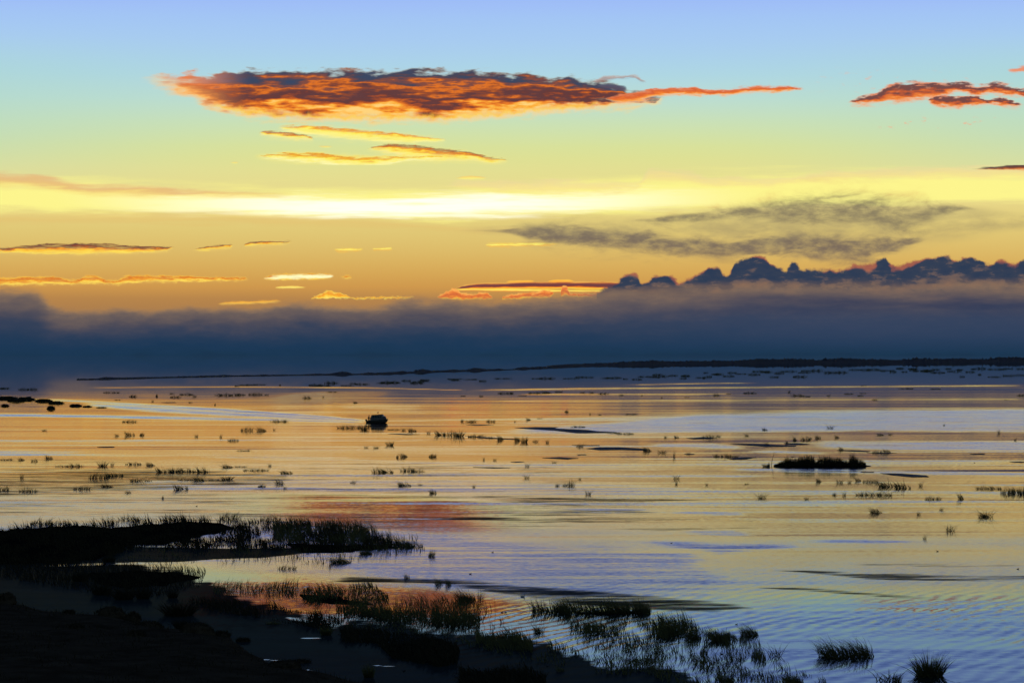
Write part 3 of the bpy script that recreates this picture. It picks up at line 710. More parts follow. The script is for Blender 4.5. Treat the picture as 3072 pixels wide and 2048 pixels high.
def blades(bx, by, bz, h, w, lean, leandir, curl, segs=4, yaw=None):
    """N curved tapering leaves; returns verts, quads"""
    N = len(bx)
    t = np.linspace(0, 1, segs + 1)[None, :]
    k = lean[:, None] * t + curl[:, None] * t ** 2.4
    hx = np.cos(leandir)[:, None] * k * h[:, None]
    hy = np.sin(leandir)[:, None] * k * h[:, None]
    droop = np.clip(curl[:, None], 0, 3) * t ** 3 * 0.45
    zz = h[:, None] * (t - droop)
    cxx = bx[:, None] + hx; cyy = by[:, None] + hy; czz = bz[:, None] + zz
    ww = w[:, None] * (1 - t ** 1.6 * 0.88) * 0.5
    if yaw is None: yaw = rng.uniform(-0.9, 0.9, N)
    ox = np.cos(yaw)[:, None] * ww; oy = np.sin(yaw)[:, None] * ww
    L = np.stack([cxx - ox, cyy - oy, czz], -1); R = np.stack([cxx + ox, cyy + oy, czz], -1)
    V_ = np.stack([L, R], 2).reshape(N, -1, 3)
    n1 = (segs + 1) * 2
    base_ = (np.arange(N) * n1)[:, None]
    s = np.arange(segs) * 2
    q_ = np.stack([s, s + 1, s + 3, s + 2], -1)
    Q = (base_[:, :, None] + q_[None]).reshape(-1, 4)
    return V_.reshape(-1, 3), Q


def clump_mesh(name, n, kind, bw, seed):
    """clump one unit wide and one unit tall"""
    global rng
    rng = np.random.default_rng(seed)
    r = np.sqrt(rng.uniform(0, 1, n)) * 0.5
    a = rng.uniform(0, 2 * np.pi, n)
    bx, by = r * np.cos(a), r * np.sin(a)
    prof = (1 - (r / 0.5) ** 2 * 0.35) * (0.6 + 0.4 * np.sin(bx * 17 + seed) ** 2)
    if kind == 'dome':
        bx *= 0.55; by *= 0.55
        h = prof * rng.uniform(0.55, 1.0, n); lean = r * 0.9; ld = a; curl = rng.uniform(0, 0.25, n)
        lean = lean + 0.0
    elif kind == 'lean':
        bx *= 0.7
        h = prof * rng.uniform(0.45, 1.15, n); ld = np.pi + rng.normal(0, 0.5, n); lean = rng.uniform(0.05, 0.35, n); curl = rng.uniform(0.0, 0.7, n)
    elif kind == 'right':
        bx *= 0.7
        h = prof * rng.uniform(0.5, 1.0, n); ld = rng.normal(0, 0.6, n); lean = rng.uniform(0.0, 0.22, n); curl = rng.uniform(0.0, 0.3, n)
    elif kind == 'sparse':
        bx *= 0.5; by *= 0.5
        h = rng.uniform(0.35, 1.0, n); ld = rng.uniform(0, 2 * np.pi, n); lean = rng.uniform(0.0, 0.5, n); curl = rng.uniform(0.0, 0.9, n)
    elif kind == 'row':      # several tufts in a ragged line
        cx_ = rng.uniform(-0.5, 0.5, n); k = np.clip(((cx_ + 0.5) * 5).astype(int), 0, 4)
        hh = np.array([0.6, 0.95, 0.7, 1.0, 0.65])[k]
        bx = cx_; by = rng.normal(0, 0.12, n)
        h = hh * rng.uniform(0.4, 1.0, n); ld = np.pi + rng.normal(0, 0.7, n); lean = rng.uniform(0, 0.25, n); curl = rng.uniform(0, 0.3, n)
    elif kind == 'mat':      # low dense
        h = prof * rng.uniform(0.2, 1.0, n) ** 1.5; ld = rng.uniform(0, 6.28, n); lean = rng.uniform(0, 0.6, n); curl = rng.uniform(0, 0.4, n)
    w = rng.uniform(0.6, 1.3, n) * bw
    v, f = blades(bx, by, np.full(n, -0.04), h, w, lean, ld, curl)
    return mesh_np(name, v, f)


KINDS = {}
for kname, n, kind, bw, c in [('dome', 90, 'dome', 0.022, 3), ('lean', 60, 'lean', 0.026, 4), ('right', 60, 'right', 0.028, 3), ('sparse', 28, 'sparse', 0.022, 5), ('row', 84, 'row', 0.020, 4), ('mat', 80, 'mat', 0.022, 3), ('dome_big', 420, 'dome', 0.014, 3), ('lean_big', 240, 'lean', 0.014, 4), ('mat_big', 260, 'mat', 0.014, 2)]:
    KINDS[kname] = []
    for i in range(c):
        me = clump_mesh('reed_clump_' + kname, n, kind, bw, 100 + len(KINDS) * 10 + i)
        me.materials.append(m_reed)
        KINDS[kname].append(me)
random.seed(3)
ORD = ['first', 'second', 'third', 'fourth', 'fifth', 'sixth', 'seventh', 'eighth', 'ninth', 'tenth', 'eleventh', 'twelfth', 'thirteenth', 'fourteenth', 'fifteenth', 'sixteenth']
WORD = {'dome': 'dense domed reed clump', 'lean': 'windswept reed clump', 'right': 'upright bushy reed clump', 'sparse': 'thin sparse reed tuft', 'row': 'ragged row of reeds', 'mat': 'low matted reed clump'}


def reed(px, py, w, h, kind, label, group):
    x, y = ground(px, py)
    s = mpp(py)
    if py > 1620 and w >= 40 and kind + '_big' in KINDS: kind = kind + '_big'
    o = bpy.data.objects.new('reed_clump', random.choice(KINDS[kind]))
    S.collection.objects.link(o)
    o.location = (x, y, 0)
    mir = 1 if kind in ('lean', 'right', 'lean_big') or random.random() < 0.5 else -1
    W_, H_ = w * s * 1.1, h * s * 1.05
    o.scale = (mir * W_, max(W_ * 0.5, min(W_, 3.0)), H_)
    o.rotation_euler = (0, 0, random.uniform(-0.25, 0.25))
    tag(o, label, 'reeds', group)
    return o


def row_of(where, group, items):
    """items (x, y, w, h, kind) - label by look and count along the row"""
    items = sorted(items)
    cnt = {}
    for it in items: cnt[it[4]] = cnt.get(it[4], 0) + 1
    seen = {}
    for (px, py, w, h, k) in items:
        i = seen.get(k, 0); seen[k] = i + 1
        if cnt[k] == 1: lab = f"{WORD[k]} {where}"
        elif i == 0: lab = f"leftmost {WORD[k]} {where}"
        elif i == cnt[k] - 1: lab = f"rightmost {WORD[k]} {where}"
        else: lab = f"{ORD[i]} {WORD[k]} from left {where}"
        reed(px, py, w, h, k, lab, group)


# far water, right of the boat
row_of('in the calm strip behind the boat', 'reeds in the far calm water',
       [(345, 1178, 26, 9, 'mat'), (320, 1178, 20, 7, 'row'), (398, 1190, 24, 10, 'row'), (470, 1189, 10, 14, 'right'), (458, 1205, 12, 12, 'sparse'), (516, 1181, 16, 9, 'mat'), (527, 1192, 30, 10, 'row'), (560, 1184, 36, 10, 'row'), (585, 1190, 22, 10, 'sparse'),
        (571, 1208, 12, 9, 'mat'), (645, 1215, 6, 12, 'right'), (352, 1200, 18, 6, 'mat'), (672, 1186, 50, 11, 'row'), (722, 1185, 44, 12, 'lean'), (765, 1184, 40, 12, 'row'), (840, 1156, 8, 8, 'right'), (800, 1185, 24, 9, 'sparse'), (923, 1195, 26, 12, 'row'), (970, 1192, 8, 9, 'sparse'), (995, 1176, 30, 6, 'mat'), (1068, 1209, 20, 10, 'lean')])
row_of('on the far mauve water right of the boat', 'reeds in the far calm water',
       [(1390, 1188, 16, 7, 'mat'), (1444, 1189, 13, 9, 'mat'), (1510, 1180, 30, 10, 'row'), (1535, 1180, 16, 10, 'dome'), (1568, 1187, 26, 6, 'mat'), (1605, 1180, 34, 10, 'row'), (1640, 1179, 40, 12, 'lean'), (1677, 1176, 24, 10, 'mat'), (1747, 1178, 16, 9, 'mat'), (1775, 1179, 24, 10, 'sparse'),
        (1808, 1182, 30, 8, 'row'), (1865, 1186, 24, 7, 'sparse'), (1926, 1187, 10, 7, 'sparse'), (1985, 1194, 10, 8, 'sparse')])
row_of('on the far brownish water at right', 'reeds in the far calm water',
       [(2060, 1192, 16, 6, 'mat'), (2150, 1187, 20, 10, 'row'), (2185, 1182, 14, 7, 'mat'), (2250, 1180, 36, 9, 'row'), (2368, 1177, 16, 12, 'sparse'), (2395, 1188, 40, 10, 'row'), (2418, 1190, 30, 8, 'mat'), (2485, 1188, 18, 8, 'sparse'), (2545, 1182, 26, 7, 'row'), (2580, 1188, 20, 10, 'mat'), (2588, 1180, 20, 6, 'mat'),
        (2622, 1200, 30, 8, 'sparse'), (2728, 1166, 24, 7, 'mat'), (2716, 1166, 40, 4, 'row'), (2806, 1167, 30, 5, 'row'), (2590, 1157, 20, 5, 'mat'), (3062, 1187, 24, 9, 'row'), (3020, 1199, 16, 4, 'mat')])
# boat level
row_of('left of the boat', 'reeds strung out around the boat',
       [(387, 1266, 40, 12, 'row'), (133, 1292, 26, 10, 'sparse'), (350, 1308, 26, 14, 'sparse'), (390, 1306, 40, 22, 'lean'), (425, 1306, 20, 16, 'right'), (836, 1265, 50, 18, 'mat'), (590, 1310, 22, 13, 'sparse'), (662, 1312, 16, 17, 'sparse'), (740, 1292, 36, 20, 'row'), (785, 1293, 40, 22, 'lean'),
        (823, 1290, 14, 10, 'sparse'), (701, 1322, 30, 12, 'row'), (731, 1352, 42, 9, 'mat'), (1050, 1284, 66, 15, 'row')])
row_of('immediately below the dark cabin boat', 'reeds strung out around the boat',
       [(1093, 1288, 34, 24, 'dome'), (1211, 1291, 24, 14, 'sparse'), (1239, 1294, 34, 20, 'lean'), (1286, 1300, 22, 16, 'sparse'), (1180, 1289, 40, 8, 'mat')])
row_of('right of the boat on the golden water', 'reeds strung out around the boat',
       [(1322, 1305, 44, 25, 'lean'), (1350, 1306, 40, 22, 'row'), (1378, 1309, 44, 30, 'dome'), (1430, 1311, 50, 14, 'row'), (1470, 1314, 40, 9, 'sparse'), (1502, 1319, 28, 24, 'lean'), (1553, 1322, 26, 24, 'lean'), (1573, 1326, 28, 30, 'dome'), (1642, 1328, 20, 20, 'sparse'), (1605, 1325, 30, 12, 'sparse'),
        (1586, 1260, 20, 12, 'lean'), (1620, 1256, 18, 7, 'mat'), (1411, 1266, 66, 14, 'sparse'), (1386, 1264, 12, 14, 'right'), (1472, 1265, 24, 14, 'row'), (1544, 1266, 10, 8, 'sparse'), (1699, 1236, 16, 13, 'right'), (1734, 1282, 40, 10, 'row'), (1842, 1300, 40, 9, 'mat'), (1877, 1302, 46, 11, 'row')])
row_of('in the blue ruffled strip on the right', 'reeds in the blue ruffled strip',
       [(2296, 1291, 22, 16, 'lean'), (2126, 1313, 40, 16, 'row'), (2155, 1310, 24, 12, 'sparse'), (2240, 1308, 26, 12, 'sparse'), (2385, 1320, 17, 20, 'lean'), (2416, 1320, 28, 18, 'row'), (2455, 1315, 24, 18, 'lean'), (2432, 1316, 20, 10, 'sparse'), (2512, 1313, 20, 15, 'lean'), (2490, 1286, 38, 20, 'sparse'), (2642, 1305, 28, 10, 'lean'), (2670, 1304, 24, 8, 'sparse'),
        (2832, 1277, 8, 12, 'right'), (2997, 1300, 16, 20, 'sparse'), (3045, 1322, 16, 16, 'sparse'), (1997, 1313, 18, 12, 'sparse'), (2030, 1313, 20, 14, 'lean'), (1770, 1243, 10, 8, 'sparse'), (1800, 1245, 18, 7, 'sparse'), (1895, 1243, 30, 6, 'row')])
row_of('near the weed mats above the islet', 'reeds by the weed mats',
       [(2362, 1330, 12, 16, 'lean'), (2298, 1334, 30, 16, 'sparse'), (2525, 1350, 22, 18, 'lean'), (2632, 1358, 32, 14, 'row'), (2662, 1357, 28, 18, 'lean'), (2170, 1370, 50, 18, 'row'), (2205, 1371, 44, 14, 'sparse'), (1943, 1353, 36, 22, 'lean'), (1985, 1358, 50, 18, 'sparse'), (2022, 1371, 14, 28, 'sparse'), (1738, 1340, 44, 16, 'sparse'), (2235, 1374, 20, 8, 'mat'), (2066, 1362, 18, 10, 'sparse')])
# centre
row_of('in the golden water below the boat', 'reeds scattered on the golden water',
       [(1170, 1336, 30, 22, 'dome'), (1098, 1343, 22, 12, 'sparse'), (1128, 1344, 30, 13, 'sparse'), (1192, 1372, 10, 18, 'right'), (1212, 1370, 30, 20, 'lean'), (1297, 1370, 30, 18, 'right'), (1451, 1380, 12, 16, 'sparse'), (1485, 1381, 20, 12, 'sparse'), (1581, 1399, 26, 16, 'sparse'), (1662, 1388, 24, 10, 'sparse'),
        (1128, 1418, 24, 24, 'row'), (1160, 1417, 60, 22, 'lean'), (1222, 1413, 40, 20, 'row'), (1252, 1415, 44, 20, 'mat')])
row_of('on the lavender water below the golden streaks', 'reeds scattered on the lavender water',
       [(1215, 1457, 50, 22, 'lean'), (1198, 1456, 22, 16, 'sparse'), (1300, 1480, 30, 24, 'lean'), (1422, 1462, 18, 16, 'sparse'), (1058, 1448, 30, 12, 'sparse'), (1262, 1455, 24, 8, 'sparse'), (1673, 1458, 26, 16, 'sparse'), (1714, 1457, 40, 28, 'sparse'), (1700, 1457, 50, 18, 'sparse'), (1764, 1484, 34, 26, 'sparse'), (1581, 1434, 30, 20, 'sparse'), (1740, 1438, 18, 9, 'sparse')])
# left marsh patch
row_of('in the streaky dark patch at the far left', 'reeds in the left streaky patch',
       [(20, 1379, 40, 10, 'mat'), (65, 1380, 26, 14, 'lean'), (104, 1384, 18, 16, 'row'), (148, 1376, 32, 20, 'lean'), (190, 1399, 44, 10, 'mat'), (228, 1399, 44, 14, 'row'), (309, 1398, 40, 24, 'dome'), (337, 1396, 22, 18, 'sparse'), (400, 1393, 44, 12, 'row'), (453, 1396, 36, 18, 'lean'), (66, 1434, 24, 20, 'sparse'), (8, 1470, 44, 30, 'mat')])
row_of('in the broad reed strip left of the centre', 'reeds in the left streaky patch',
       [(485, 1416, 44, 26, 'lean'), (522, 1415, 60, 22, 'dome'), (560, 1414, 50, 16, 'row'), (605, 1416, 44, 22, 'row'), (296, 1434, 52, 30, 'row'), (345, 1428, 70, 20, 'lean'), (683, 1402, 44, 18, 'lean'), (720, 1400, 40, 8, 'mat'), (765, 1411, 70, 10, 'row'), (862, 1420, 50, 18, 'lean'), (600, 1442, 56, 22, 'lean'), (560, 1440, 50, 12, 'mat'), (680, 1438, 50, 20, 'dome')])
row_of('on the olive water above the marsh', 'reeds in the left streaky patch',
       [(640, 1440, 40, 10, 'mat'), (840, 1452, 38, 28, 'lean'), (784, 1460, 34, 14, 'right'), (544, 1468, 60, 28, 'lean'), (420, 1443, 70, 22, 'mat'), (322, 1460, 50, 16, 'lean'), (245, 1468, 50, 18, 'row'), (87, 1474, 50, 18, 'row'), (383, 1478, 40, 14, 'sparse'), (488, 1495, 10, 16, 'right'), (810, 1398, 20, 12, 'sparse'), (856, 1465, 22, 14, 'sparse')])
# right side
row_of('below the reed islet on the pale water', 'reeds below the islet',
       [(2457, 1445, 24, 20, 'lean'), (2518, 1448, 40, 22, 'sparse'), (2548, 1448, 22, 14, 'sparse'), (2575, 1443, 24, 20, 'lean'), (2605, 1446, 34, 16, 'row'), (2630, 1448, 22, 20, 'sparse'), (2662, 1460, 70, 32, 'lean'), (2708, 1464, 60, 34, 'lean'), (2608, 1485, 70, 18, 'row'), (2656, 1486, 48, 26, 'mat'), (2762, 1458, 22, 22, 'sparse')])
row_of('on the open pale water at right', 'reeds on the pale water',
       [(2285, 1494, 50, 26, 'sparse'), (2503, 1485, 18, 16, 'right'), (2533, 1486, 22, 18, 'sparse'), (2420, 1498, 28, 16, 'sparse'), (2240, 1452, 14, 8, 'mat'), (2120, 1455, 14, 14, 'sparse'), (2030, 1436, 36, 22, 'sparse'), (2029, 1452, 16, 16, 'sparse'), (2797, 1498, 44, 18, 'row'), (2882, 1496, 24, 34, 'lean'), (2968, 1466, 70, 16, 'row'),
        (2629, 1537, 50, 24, 'lean'), (2962, 1550, 60, 30, 'sparse'), (2952, 1550, 44, 26, 'lean'), (2849, 1591, 54, 24, 'sparse'), (2773, 1616, 20, 20, 'sparse'), (2823, 1530, 22, 14, 'sparse'), (2755, 1543, 24, 14, 'sparse')])
row_of('at the right edge below the islet', 'reeds at the right edge',
       [(3022, 1480, 40, 30, 'row'), (3045, 1478, 50, 32, 'lean'), (3068, 1480, 44, 34, 'dome')])

# near reeds that stand alone, described one by one
G5 = 'single reed clumps in the near water'
reed(2788, 2024, 118, 92, 'dome', 'big bristling reed clump alone in the blue ripples at bottom right', G5)
reed(2790, 2028, 170, 46, 'sparse', 'thin bent stems scattered around the big bottom right clump', G5)
reed(2500, 1968, 110, 78, 'lean', 'left half of the tall reed pair standing in blue ripples', G5)
reed(2575, 1966, 120, 84, 'lean', 'right half of the tall reed pair standing in blue ripples', G5)
reed(2540, 1975, 170, 40, 'sparse', 'loose stems in front of the tall reed pair', G5)
reed(2660, 2040, 120, 46, 'sparse', 'sparse low reeds left of the big bottom right clump', G5)
reed(2690, 2044, 40, 44, 'right', 'short upright reeds just left of the big bottom right clump', G5)
reed(2325, 1968, 80, 50, 'sparse', 'sparse reeds left of the tall reed pair', G5)
reed(1294, 1668, 30, 36, 'right', 'small upright reed clump alone on lavender water beyond the marsh tip', G5)
reed(1222, 1640, 60, 40, 'lean', 'leaning reed clump at the tip of the dark marsh', G5)
reed(1262, 1640, 30, 22, 'sparse', 'thin reeds right beside the marsh tip clump', G5)
reed(1222, 1734, 24, 26, 'lean', 'small reed tuft above the pink reflections', G5)
reed(1318, 1754, 34, 34, 'lean', 'left reed tuft of the pair on the dark streak', G5)
reed(1346, 1756, 26, 38, 'lean', 'right reed tuft of the pair on the dark streak', G5)
reed(1107, 2030, 44, 62, 'dome', 'dark pointed reed tuft on the teal water at the bottom', G5)
reed(1681, 2012, 34, 32, 'lean', 'small reed tuft at the edge of the dark teal water', G5)
reed(1618, 1896, 56, 40, 'sparse', 'pale green sparse reed tuft between the two marsh strips', G5)
reed(1614, 1896, 36, 36, 'lean', 'leaning reeds between the two near marsh strips', G5)
reed(978, 1903, 46, 40, 'dome', 'dark reed clump on the shore side of the teal water', G5)
reed(820, 1870, 44, 22, 'mat', 'low dark tuft in the teal water right of the shore bushes', G5)
reed(1398, 1800, 80, 50, 'lean', 'windswept reeds on pink water above the middle marsh strip', G5)
reed(1330, 1800, 60, 34, 'sparse', 'sparse reeds on pink water above the middle marsh strip', G5)
reed(1440, 1798, 40, 44, 'sparse', 'few tall stems right of the windswept reeds on pink water', G5)
reed(1025, 1688, 80, 30, 'lean', 'leaning reeds just below the dark marsh edge', G5)
reed(1100, 1662, 50, 26, 'lean', 'short reeds tucked under the dark marsh tip', G5)
reed(862, 1706, 50, 22, 'row', 'low reeds on lavender water below the marsh pool', G5)
reed(990, 1696, 10, 30, 'sparse', 'lone thin stem on lavender water below the marsh', G5)
G6 = 'dark bushes by the near shore'
for px, py, w, h, lab in [(536, 1844, 130, 66, 'largest dark rounded bush standing in the teal water'), (548, 1882, 66, 40, 'smaller dark bush just in front of the largest one'), (327, 1684, 50, 28, 'dark clump at the left end of the marsh pool'), (372, 1796, 80, 54, 'dark bush left of the largest bush'),
                          (430, 1794, 56, 52, 'pointed dark bush between two bushes by the marsh'), (240, 1742, 60, 44, 'dark bush at the left below the marsh'), (518, 1792, 40, 34, 'small dark bush just beyond the largest one'), (305, 1782, 70, 50, 'dark bush at the left end of the bush row'), (15, 1808, 60, 40, 'dark bush at the left edge of the teal water')]:
    o = reed(px, py, w, h, 'dome', lab, G6); o['category'] = 'bush'; o.name = 'marsh_bush'
    o.material_slots[0].link = 'OBJECT'; o.material_slots[0].material = m_grass

# ------------------------------------------------------------------ reed beds (dense, uncountable)
def in_poly(px, py, poly):
    c = False; j = len(poly) - 1
    for i in range(len(poly)):
        xi, yi = poly[i]; xj, yj = poly[j]
        if (yi > py) != (yj > py) and px < (xj - xi) * (py - yi) / (yj - yi) + xi: c = not c
        j = i
    return c


def bed(name, label, poly, n, hpx, lean, seed, bw=0.035, patch=0.0, mat=None):
    global rng
    rng = np.random.default_rng(seed)
    xs = [p[0] for p in poly]; ys = [p[1] for p in poly]
    B = []
    while len(B) < n:
        px = rng.uniform(min(xs), max(xs)); py = rng.uniform(min(ys), max(ys))
        if not in_poly(px, py, poly): continue
        if patch:
            x, y = ground(px, py)
            v = mnoise.noise(Vector((x * 0.55, y * 0.16, seed))) + 0.6 * mnoise.noise(Vector((x * 1.7, y * 0.5, seed + 5)))
            if v + rng.normal(0, 0.1) < patch - 0.5: continue
        B.append((*ground(px, py), py))
    B = np.array(B)
    hh = hpx * mpp(np.mean(ys)) * rng.uniform(0.35, 1.05, n) * np.array([max(0.25, 0.8 + 0.9 * mnoise.noise(Vector((q_[0] * 0.5, q_[1] * 0.12, seed * 1.7))) + 0.4 * mnoise.noise(Vector((q_[0] * 2.1, q_[1] * 0.5, seed)))) for q_ in B])
    v, f = blades(B[:, 0], B[:, 1], np.full(n, -0.02), hh, rng.uniform(0.6, 1.2, n) * bw, rng.uniform(0, 0.35, n), (np.pi if lean < 0 else 0) + rng.normal(0, 0.7, n), rng.uniform(0, 0.75, n), segs=4)
    o = mesh_obj(name, mesh_np(name, v, f), mat or m_reed)
    tag(o, label, 'reed bed', kind='stuff')
    return o


MAIN = [(-80, 1592), (0, 1590), (130, 1572), (350, 1568), (560, 1560), (850, 1568), (1000, 1574), (1100, 1592), (1150, 1620), (1235, 1644), (1000, 1662), (820, 1652), (560, 1648), (380, 1650), (300, 1690), (-80, 1696)]
bed('reed_bed', 'broad dark reed bed along the left shore', MAIN, 11000, 34, -1, 11, bw=0.05, mat=m_grass, patch=0.42)
bed('reed_bed', 'feathery reed fringe on top of the dark left marsh', [(820, 1566), (1000, 1565), (1110, 1588), (1170, 1615), (1180, 1640), (820, 1630)], 2200, 40, -1, 12, patch=0.35)
for px, py, w, h in [(130, 1572, 70, 28), (390, 1560, 60, 26), (520, 1560, 70, 30), (610, 1560, 20, 24), (690, 1556, 60, 30), (810, 1562, 60, 26)]:
    reed(px, py, w, h, 'row', {130: 'leftmost reed tuft', 390: 'second reed tuft from left', 520: 'third reed tuft from left', 610: 'narrow reed tuft', 690: 'fifth reed tuft from left', 810: 'rightmost reed tuft'}[px] + ' sticking up from the top edge of the dark marsh', 'tufts on the marsh top edge')
bed('reed_bed', 'dark reeds in the teal pools below the left marsh', [(-60, 1700), (200, 1690), (500, 1700), (620, 1712), (600, 1760), (480, 1790), (330, 1790), (180, 1760), (-60, 1722)], 3000, 34, -1, 13, mat=m_grass)
bed('reed_bed', 'reeds standing in the pink reflections', [(640, 1752), (900, 1752), (890, 1790), (640, 1782)], 520, 44, 1, 14, bw=0.03)
bed('reed_bed', 'dark reed strip right of the pink reflections', [(900, 1770), (1120, 1752), (1180, 1800), (1175, 1842), (1020, 1850), (910, 1800)], 1500, 42, -1, 15, bw=0.035, patch=0.35)
bed('reed_bed', 'long windswept marsh strip across the near middle', [(1060, 1838), (1200, 1836), (1400, 1842), (1530, 1870), (1535, 1888), (1400, 1880), (1180, 1868)], 1500, 48, -1, 16, bw=0.03, patch=0.3)
bed('reed_bed', 'thin scattered reeds beyond the long marsh strip', [(1180, 1800), (1400, 1800), (1500, 1840), (1200, 1830)], 260, 46, -1, 17, bw=0.03)
bed('reed_bed', 'dark matted reeds below the long marsh strip', [(1020, 1890), (1140, 1886), (1180, 1900), (1290, 1900), (1380, 1950), (1372, 1990), (1320, 2000), (1180, 1975), (1130, 1930), (1030, 1925)], 3600, 38, -1, 18, bw=0.05, mat=m_grass)
bed('reed_bed', 'dense strip of reeds right of the dark matted reeds', [(1430, 1905), (1540, 1905), (1600, 1930), (1600, 1958), (1500, 1945), (1430, 1930)], 900, 40, -1, 19)
bed('reed_bed', 'dark reeds on the teal water at bottom middle', [(1385, 2020), (1500, 2005), (1640, 2040), (1640, 2075), (1380, 2075)], 1300, 50, -1, 20, bw=0.05, mat=m_grass)
bed('reed_bed', 'windswept reed strip above the near right field', [(1590, 1830), (1700, 1826), (1760, 1828), (1955, 1828), (1950, 1842), (1750, 1842), (1600, 1840)], 900, 52, -1, 21, bw=0.03)
bed('reed_bed', 'upper part of the scattered reed field at lower right', [(1700, 1870), (1900, 1860), (2060, 1870), (2130, 1900), (2290, 1905), (2290, 1925), (2100, 1925), (1900, 1908), (1720, 1905)], 1500, 52, -1, 22, bw=0.03, patch=0.4)
bed('reed_bed', 'lower part of the scattered reed field at lower right', [(1700, 1910), (1900, 1915), (2280, 1930), (2300, 1985), (2480, 2040), (2480, 2100), (2100, 2100), (1960, 2030), (1860, 1985)], 2300, 46, -1, 23, bw=0.03, patch=0.48)
G7 = 'bold clumps in the near reed field'
for i, (px, py, w, h, k, lab) in enumerate([(1850, 1838, 70, 60, 'lean', 'tall clump in the middle of the windswept reed strip'), (1930, 1838, 60, 54, 'lean', 'tall clump at the right end of the windswept strip'), (1690, 1832, 60, 50, 'lean', 'thin clump left of the windswept strip'),
    (2010, 1902, 80, 62, 'lean', 'bold dark clump at the middle of the scattered reed field'), (2080, 1915, 60, 50, 'lean', 'shorter clump right of the bold dark reed field clump'), (2160, 1920, 80, 44, 'dome', 'wide low clump near the right end of the upper field'), (2250, 1905, 70, 50, 'lean', 'rightmost clump reaching into the blue ripples'),
    (2110, 1960, 34, 44, 'right', 'narrow clump in the lower reed field'), (2270, 1970, 40, 56, 'right', 'upright clump at the right of the lower reed field'), (1920, 1982, 100, 34, 'mat', 'low matted clump on the near left of the field'), (2380, 2044, 80, 46, 'lean', 'clump at the bottom edge right of the field'),
    (2180, 2046, 60, 44, 'lean', 'clump at the bottom edge under the field'), (2060, 1850, 1, 1, 'mat', '')]):
    if w > 1: reed(px, py, w, h, k, lab, G7)

bed('reed_bed', 'sparse stems standing in the dark marsh pool', [(380, 1640), (700, 1648), (1000, 1650), (900, 1684), (500, 1692), (340, 1684)], 420, 26, -1, 31, patch=0.3)
bed('reed_bed', 'ragged thin reeds where the teal water meets the open water', [(1040, 1868), (1400, 1890), (1660, 1934), (1860, 1990), (2060, 2010), (2060, 2034), (1800, 2020), (1500, 1960), (1300, 1910), (1040, 1886)], 900, 34, -1, 34, patch=0.45)
bed('reed_bed', 'broken reeds along the inner edge of the teal water', [(560, 1800), (760, 1806), (1000, 1850), (1080, 1880), (980, 1890), (760, 1850), (600, 1830)], 1300, 34, -1, 32, patch=0.45, mat=m_grass)
bed('reed_bed', 'thin reeds around the feathery marsh tip', [(1150, 1600), (1260, 1612), (1275, 1650), (1160, 1668), (1000, 1690), (900, 1690), (1000, 1664)], 420, 34, -1, 33, patch=0.3)

# low dark mud islands under the beds
m_mud = pmat('wet_mud', (0.014, 0.013, 0.010), rough=0.9, spec=0.0, scale=0.7)


def islet(name, label, poly, top, seed, mat=m_mud, cat='mud bank', rag=1.0, z0=-0.1):
    """irregular low island with real thickness and a ragged outline"""
    pts = []
    n = len(poly)
    for i in range(n):
        a, c = poly[i], poly[(i + 1) % n]
        k = max(2, int(math.hypot(c[0] - a[0], (c[1] - a[1]) * 3) / 9))
        for j in range(k):
            t = j / k
            px = a[0] + (c[0] - a[0]) * t; py = a[1] + (c[1] - a[1]) * t
            nx = mnoise.noise(Vector((px * 0.03, py * 0.1, seed))) + 0.6 * mnoise.noise(Vector((px * 0.11, py * 0.4, seed)))
            pts.append(ground(px + nx * 7 * rag, py + nx * 2.2 * rag * min(1, (py - HOR) / 500)))
    bm = bmesh.new()
    top_v = [bm.verts.new((x, y, top * 0.4)) for x, y in pts]
    bot_v = [bm.verts.new((x, y, z0)) for x, y in pts]
    fc = bm.faces.new(top_v)
    for i in range(len(pts)):
        j = (i + 1) % len(pts)
        bm.faces.new((top_v[i], top_v[j], bot_v[j], bot_v[i]))
    r = bmesh.ops.triangulate(bm, faces=[fc])
    bmesh.ops.recalc_face_normals(bm, faces=bm.faces[:])
    me = bpy.data.meshes.new(name); bm.to_mesh(me); bm.free()
    o = mesh_obj(name, me, mat)
    tag(o, label, cat)
    return o


o = islet('mud_bank', 'long low black mud bank under the left reed bed', [(-120, 1596), (0, 1592), (130, 1582), (250, 1578), (340, 1586), (430, 1576), (560, 1566), (660, 1570), (700, 1584), (640, 1600), (500, 1630), (380, 1636), (300, 1676), (120, 1688), (-120, 1692)], 0.2, 1, rag=1.6)
o = islet('mud_bank', 'narrow black bank under the feathery tip of the left marsh', [(860, 1630), (960, 1634), (1100, 1636), (1225, 1640), (1150, 1646), (1000, 1658), (900, 1656)], 0.1, 6)
o = islet('mud_bank', 'dark mud bank under the bushes below the left marsh', [(260, 1722), (400, 1712), (520, 1718), (600, 1730), (500, 1752), (380, 1764), (300, 1750)], 0.12, 2, rag=1.8)
o = islet('mud_bank', 'narrow dark bank under the windswept reed strip', [(1735, 1838), (1800, 1834), (1945, 1832), (1950, 1838), (1800, 1843)], 0.1, 3)
o = islet('mud_bank', 'narrow dark bank along the long near marsh strip', [(900, 1782), (1020, 1790), (1030, 1798), (1120, 1812), (1000, 1810), (910, 1796)], 0.1, 4)
o = islet('mud_bank', 'dark bank under the matted reeds', [(1160, 1934), (1280, 1930), (1370, 1960), (1366, 1984), (1300, 1990), (1190, 1968)], 0.1, 5)
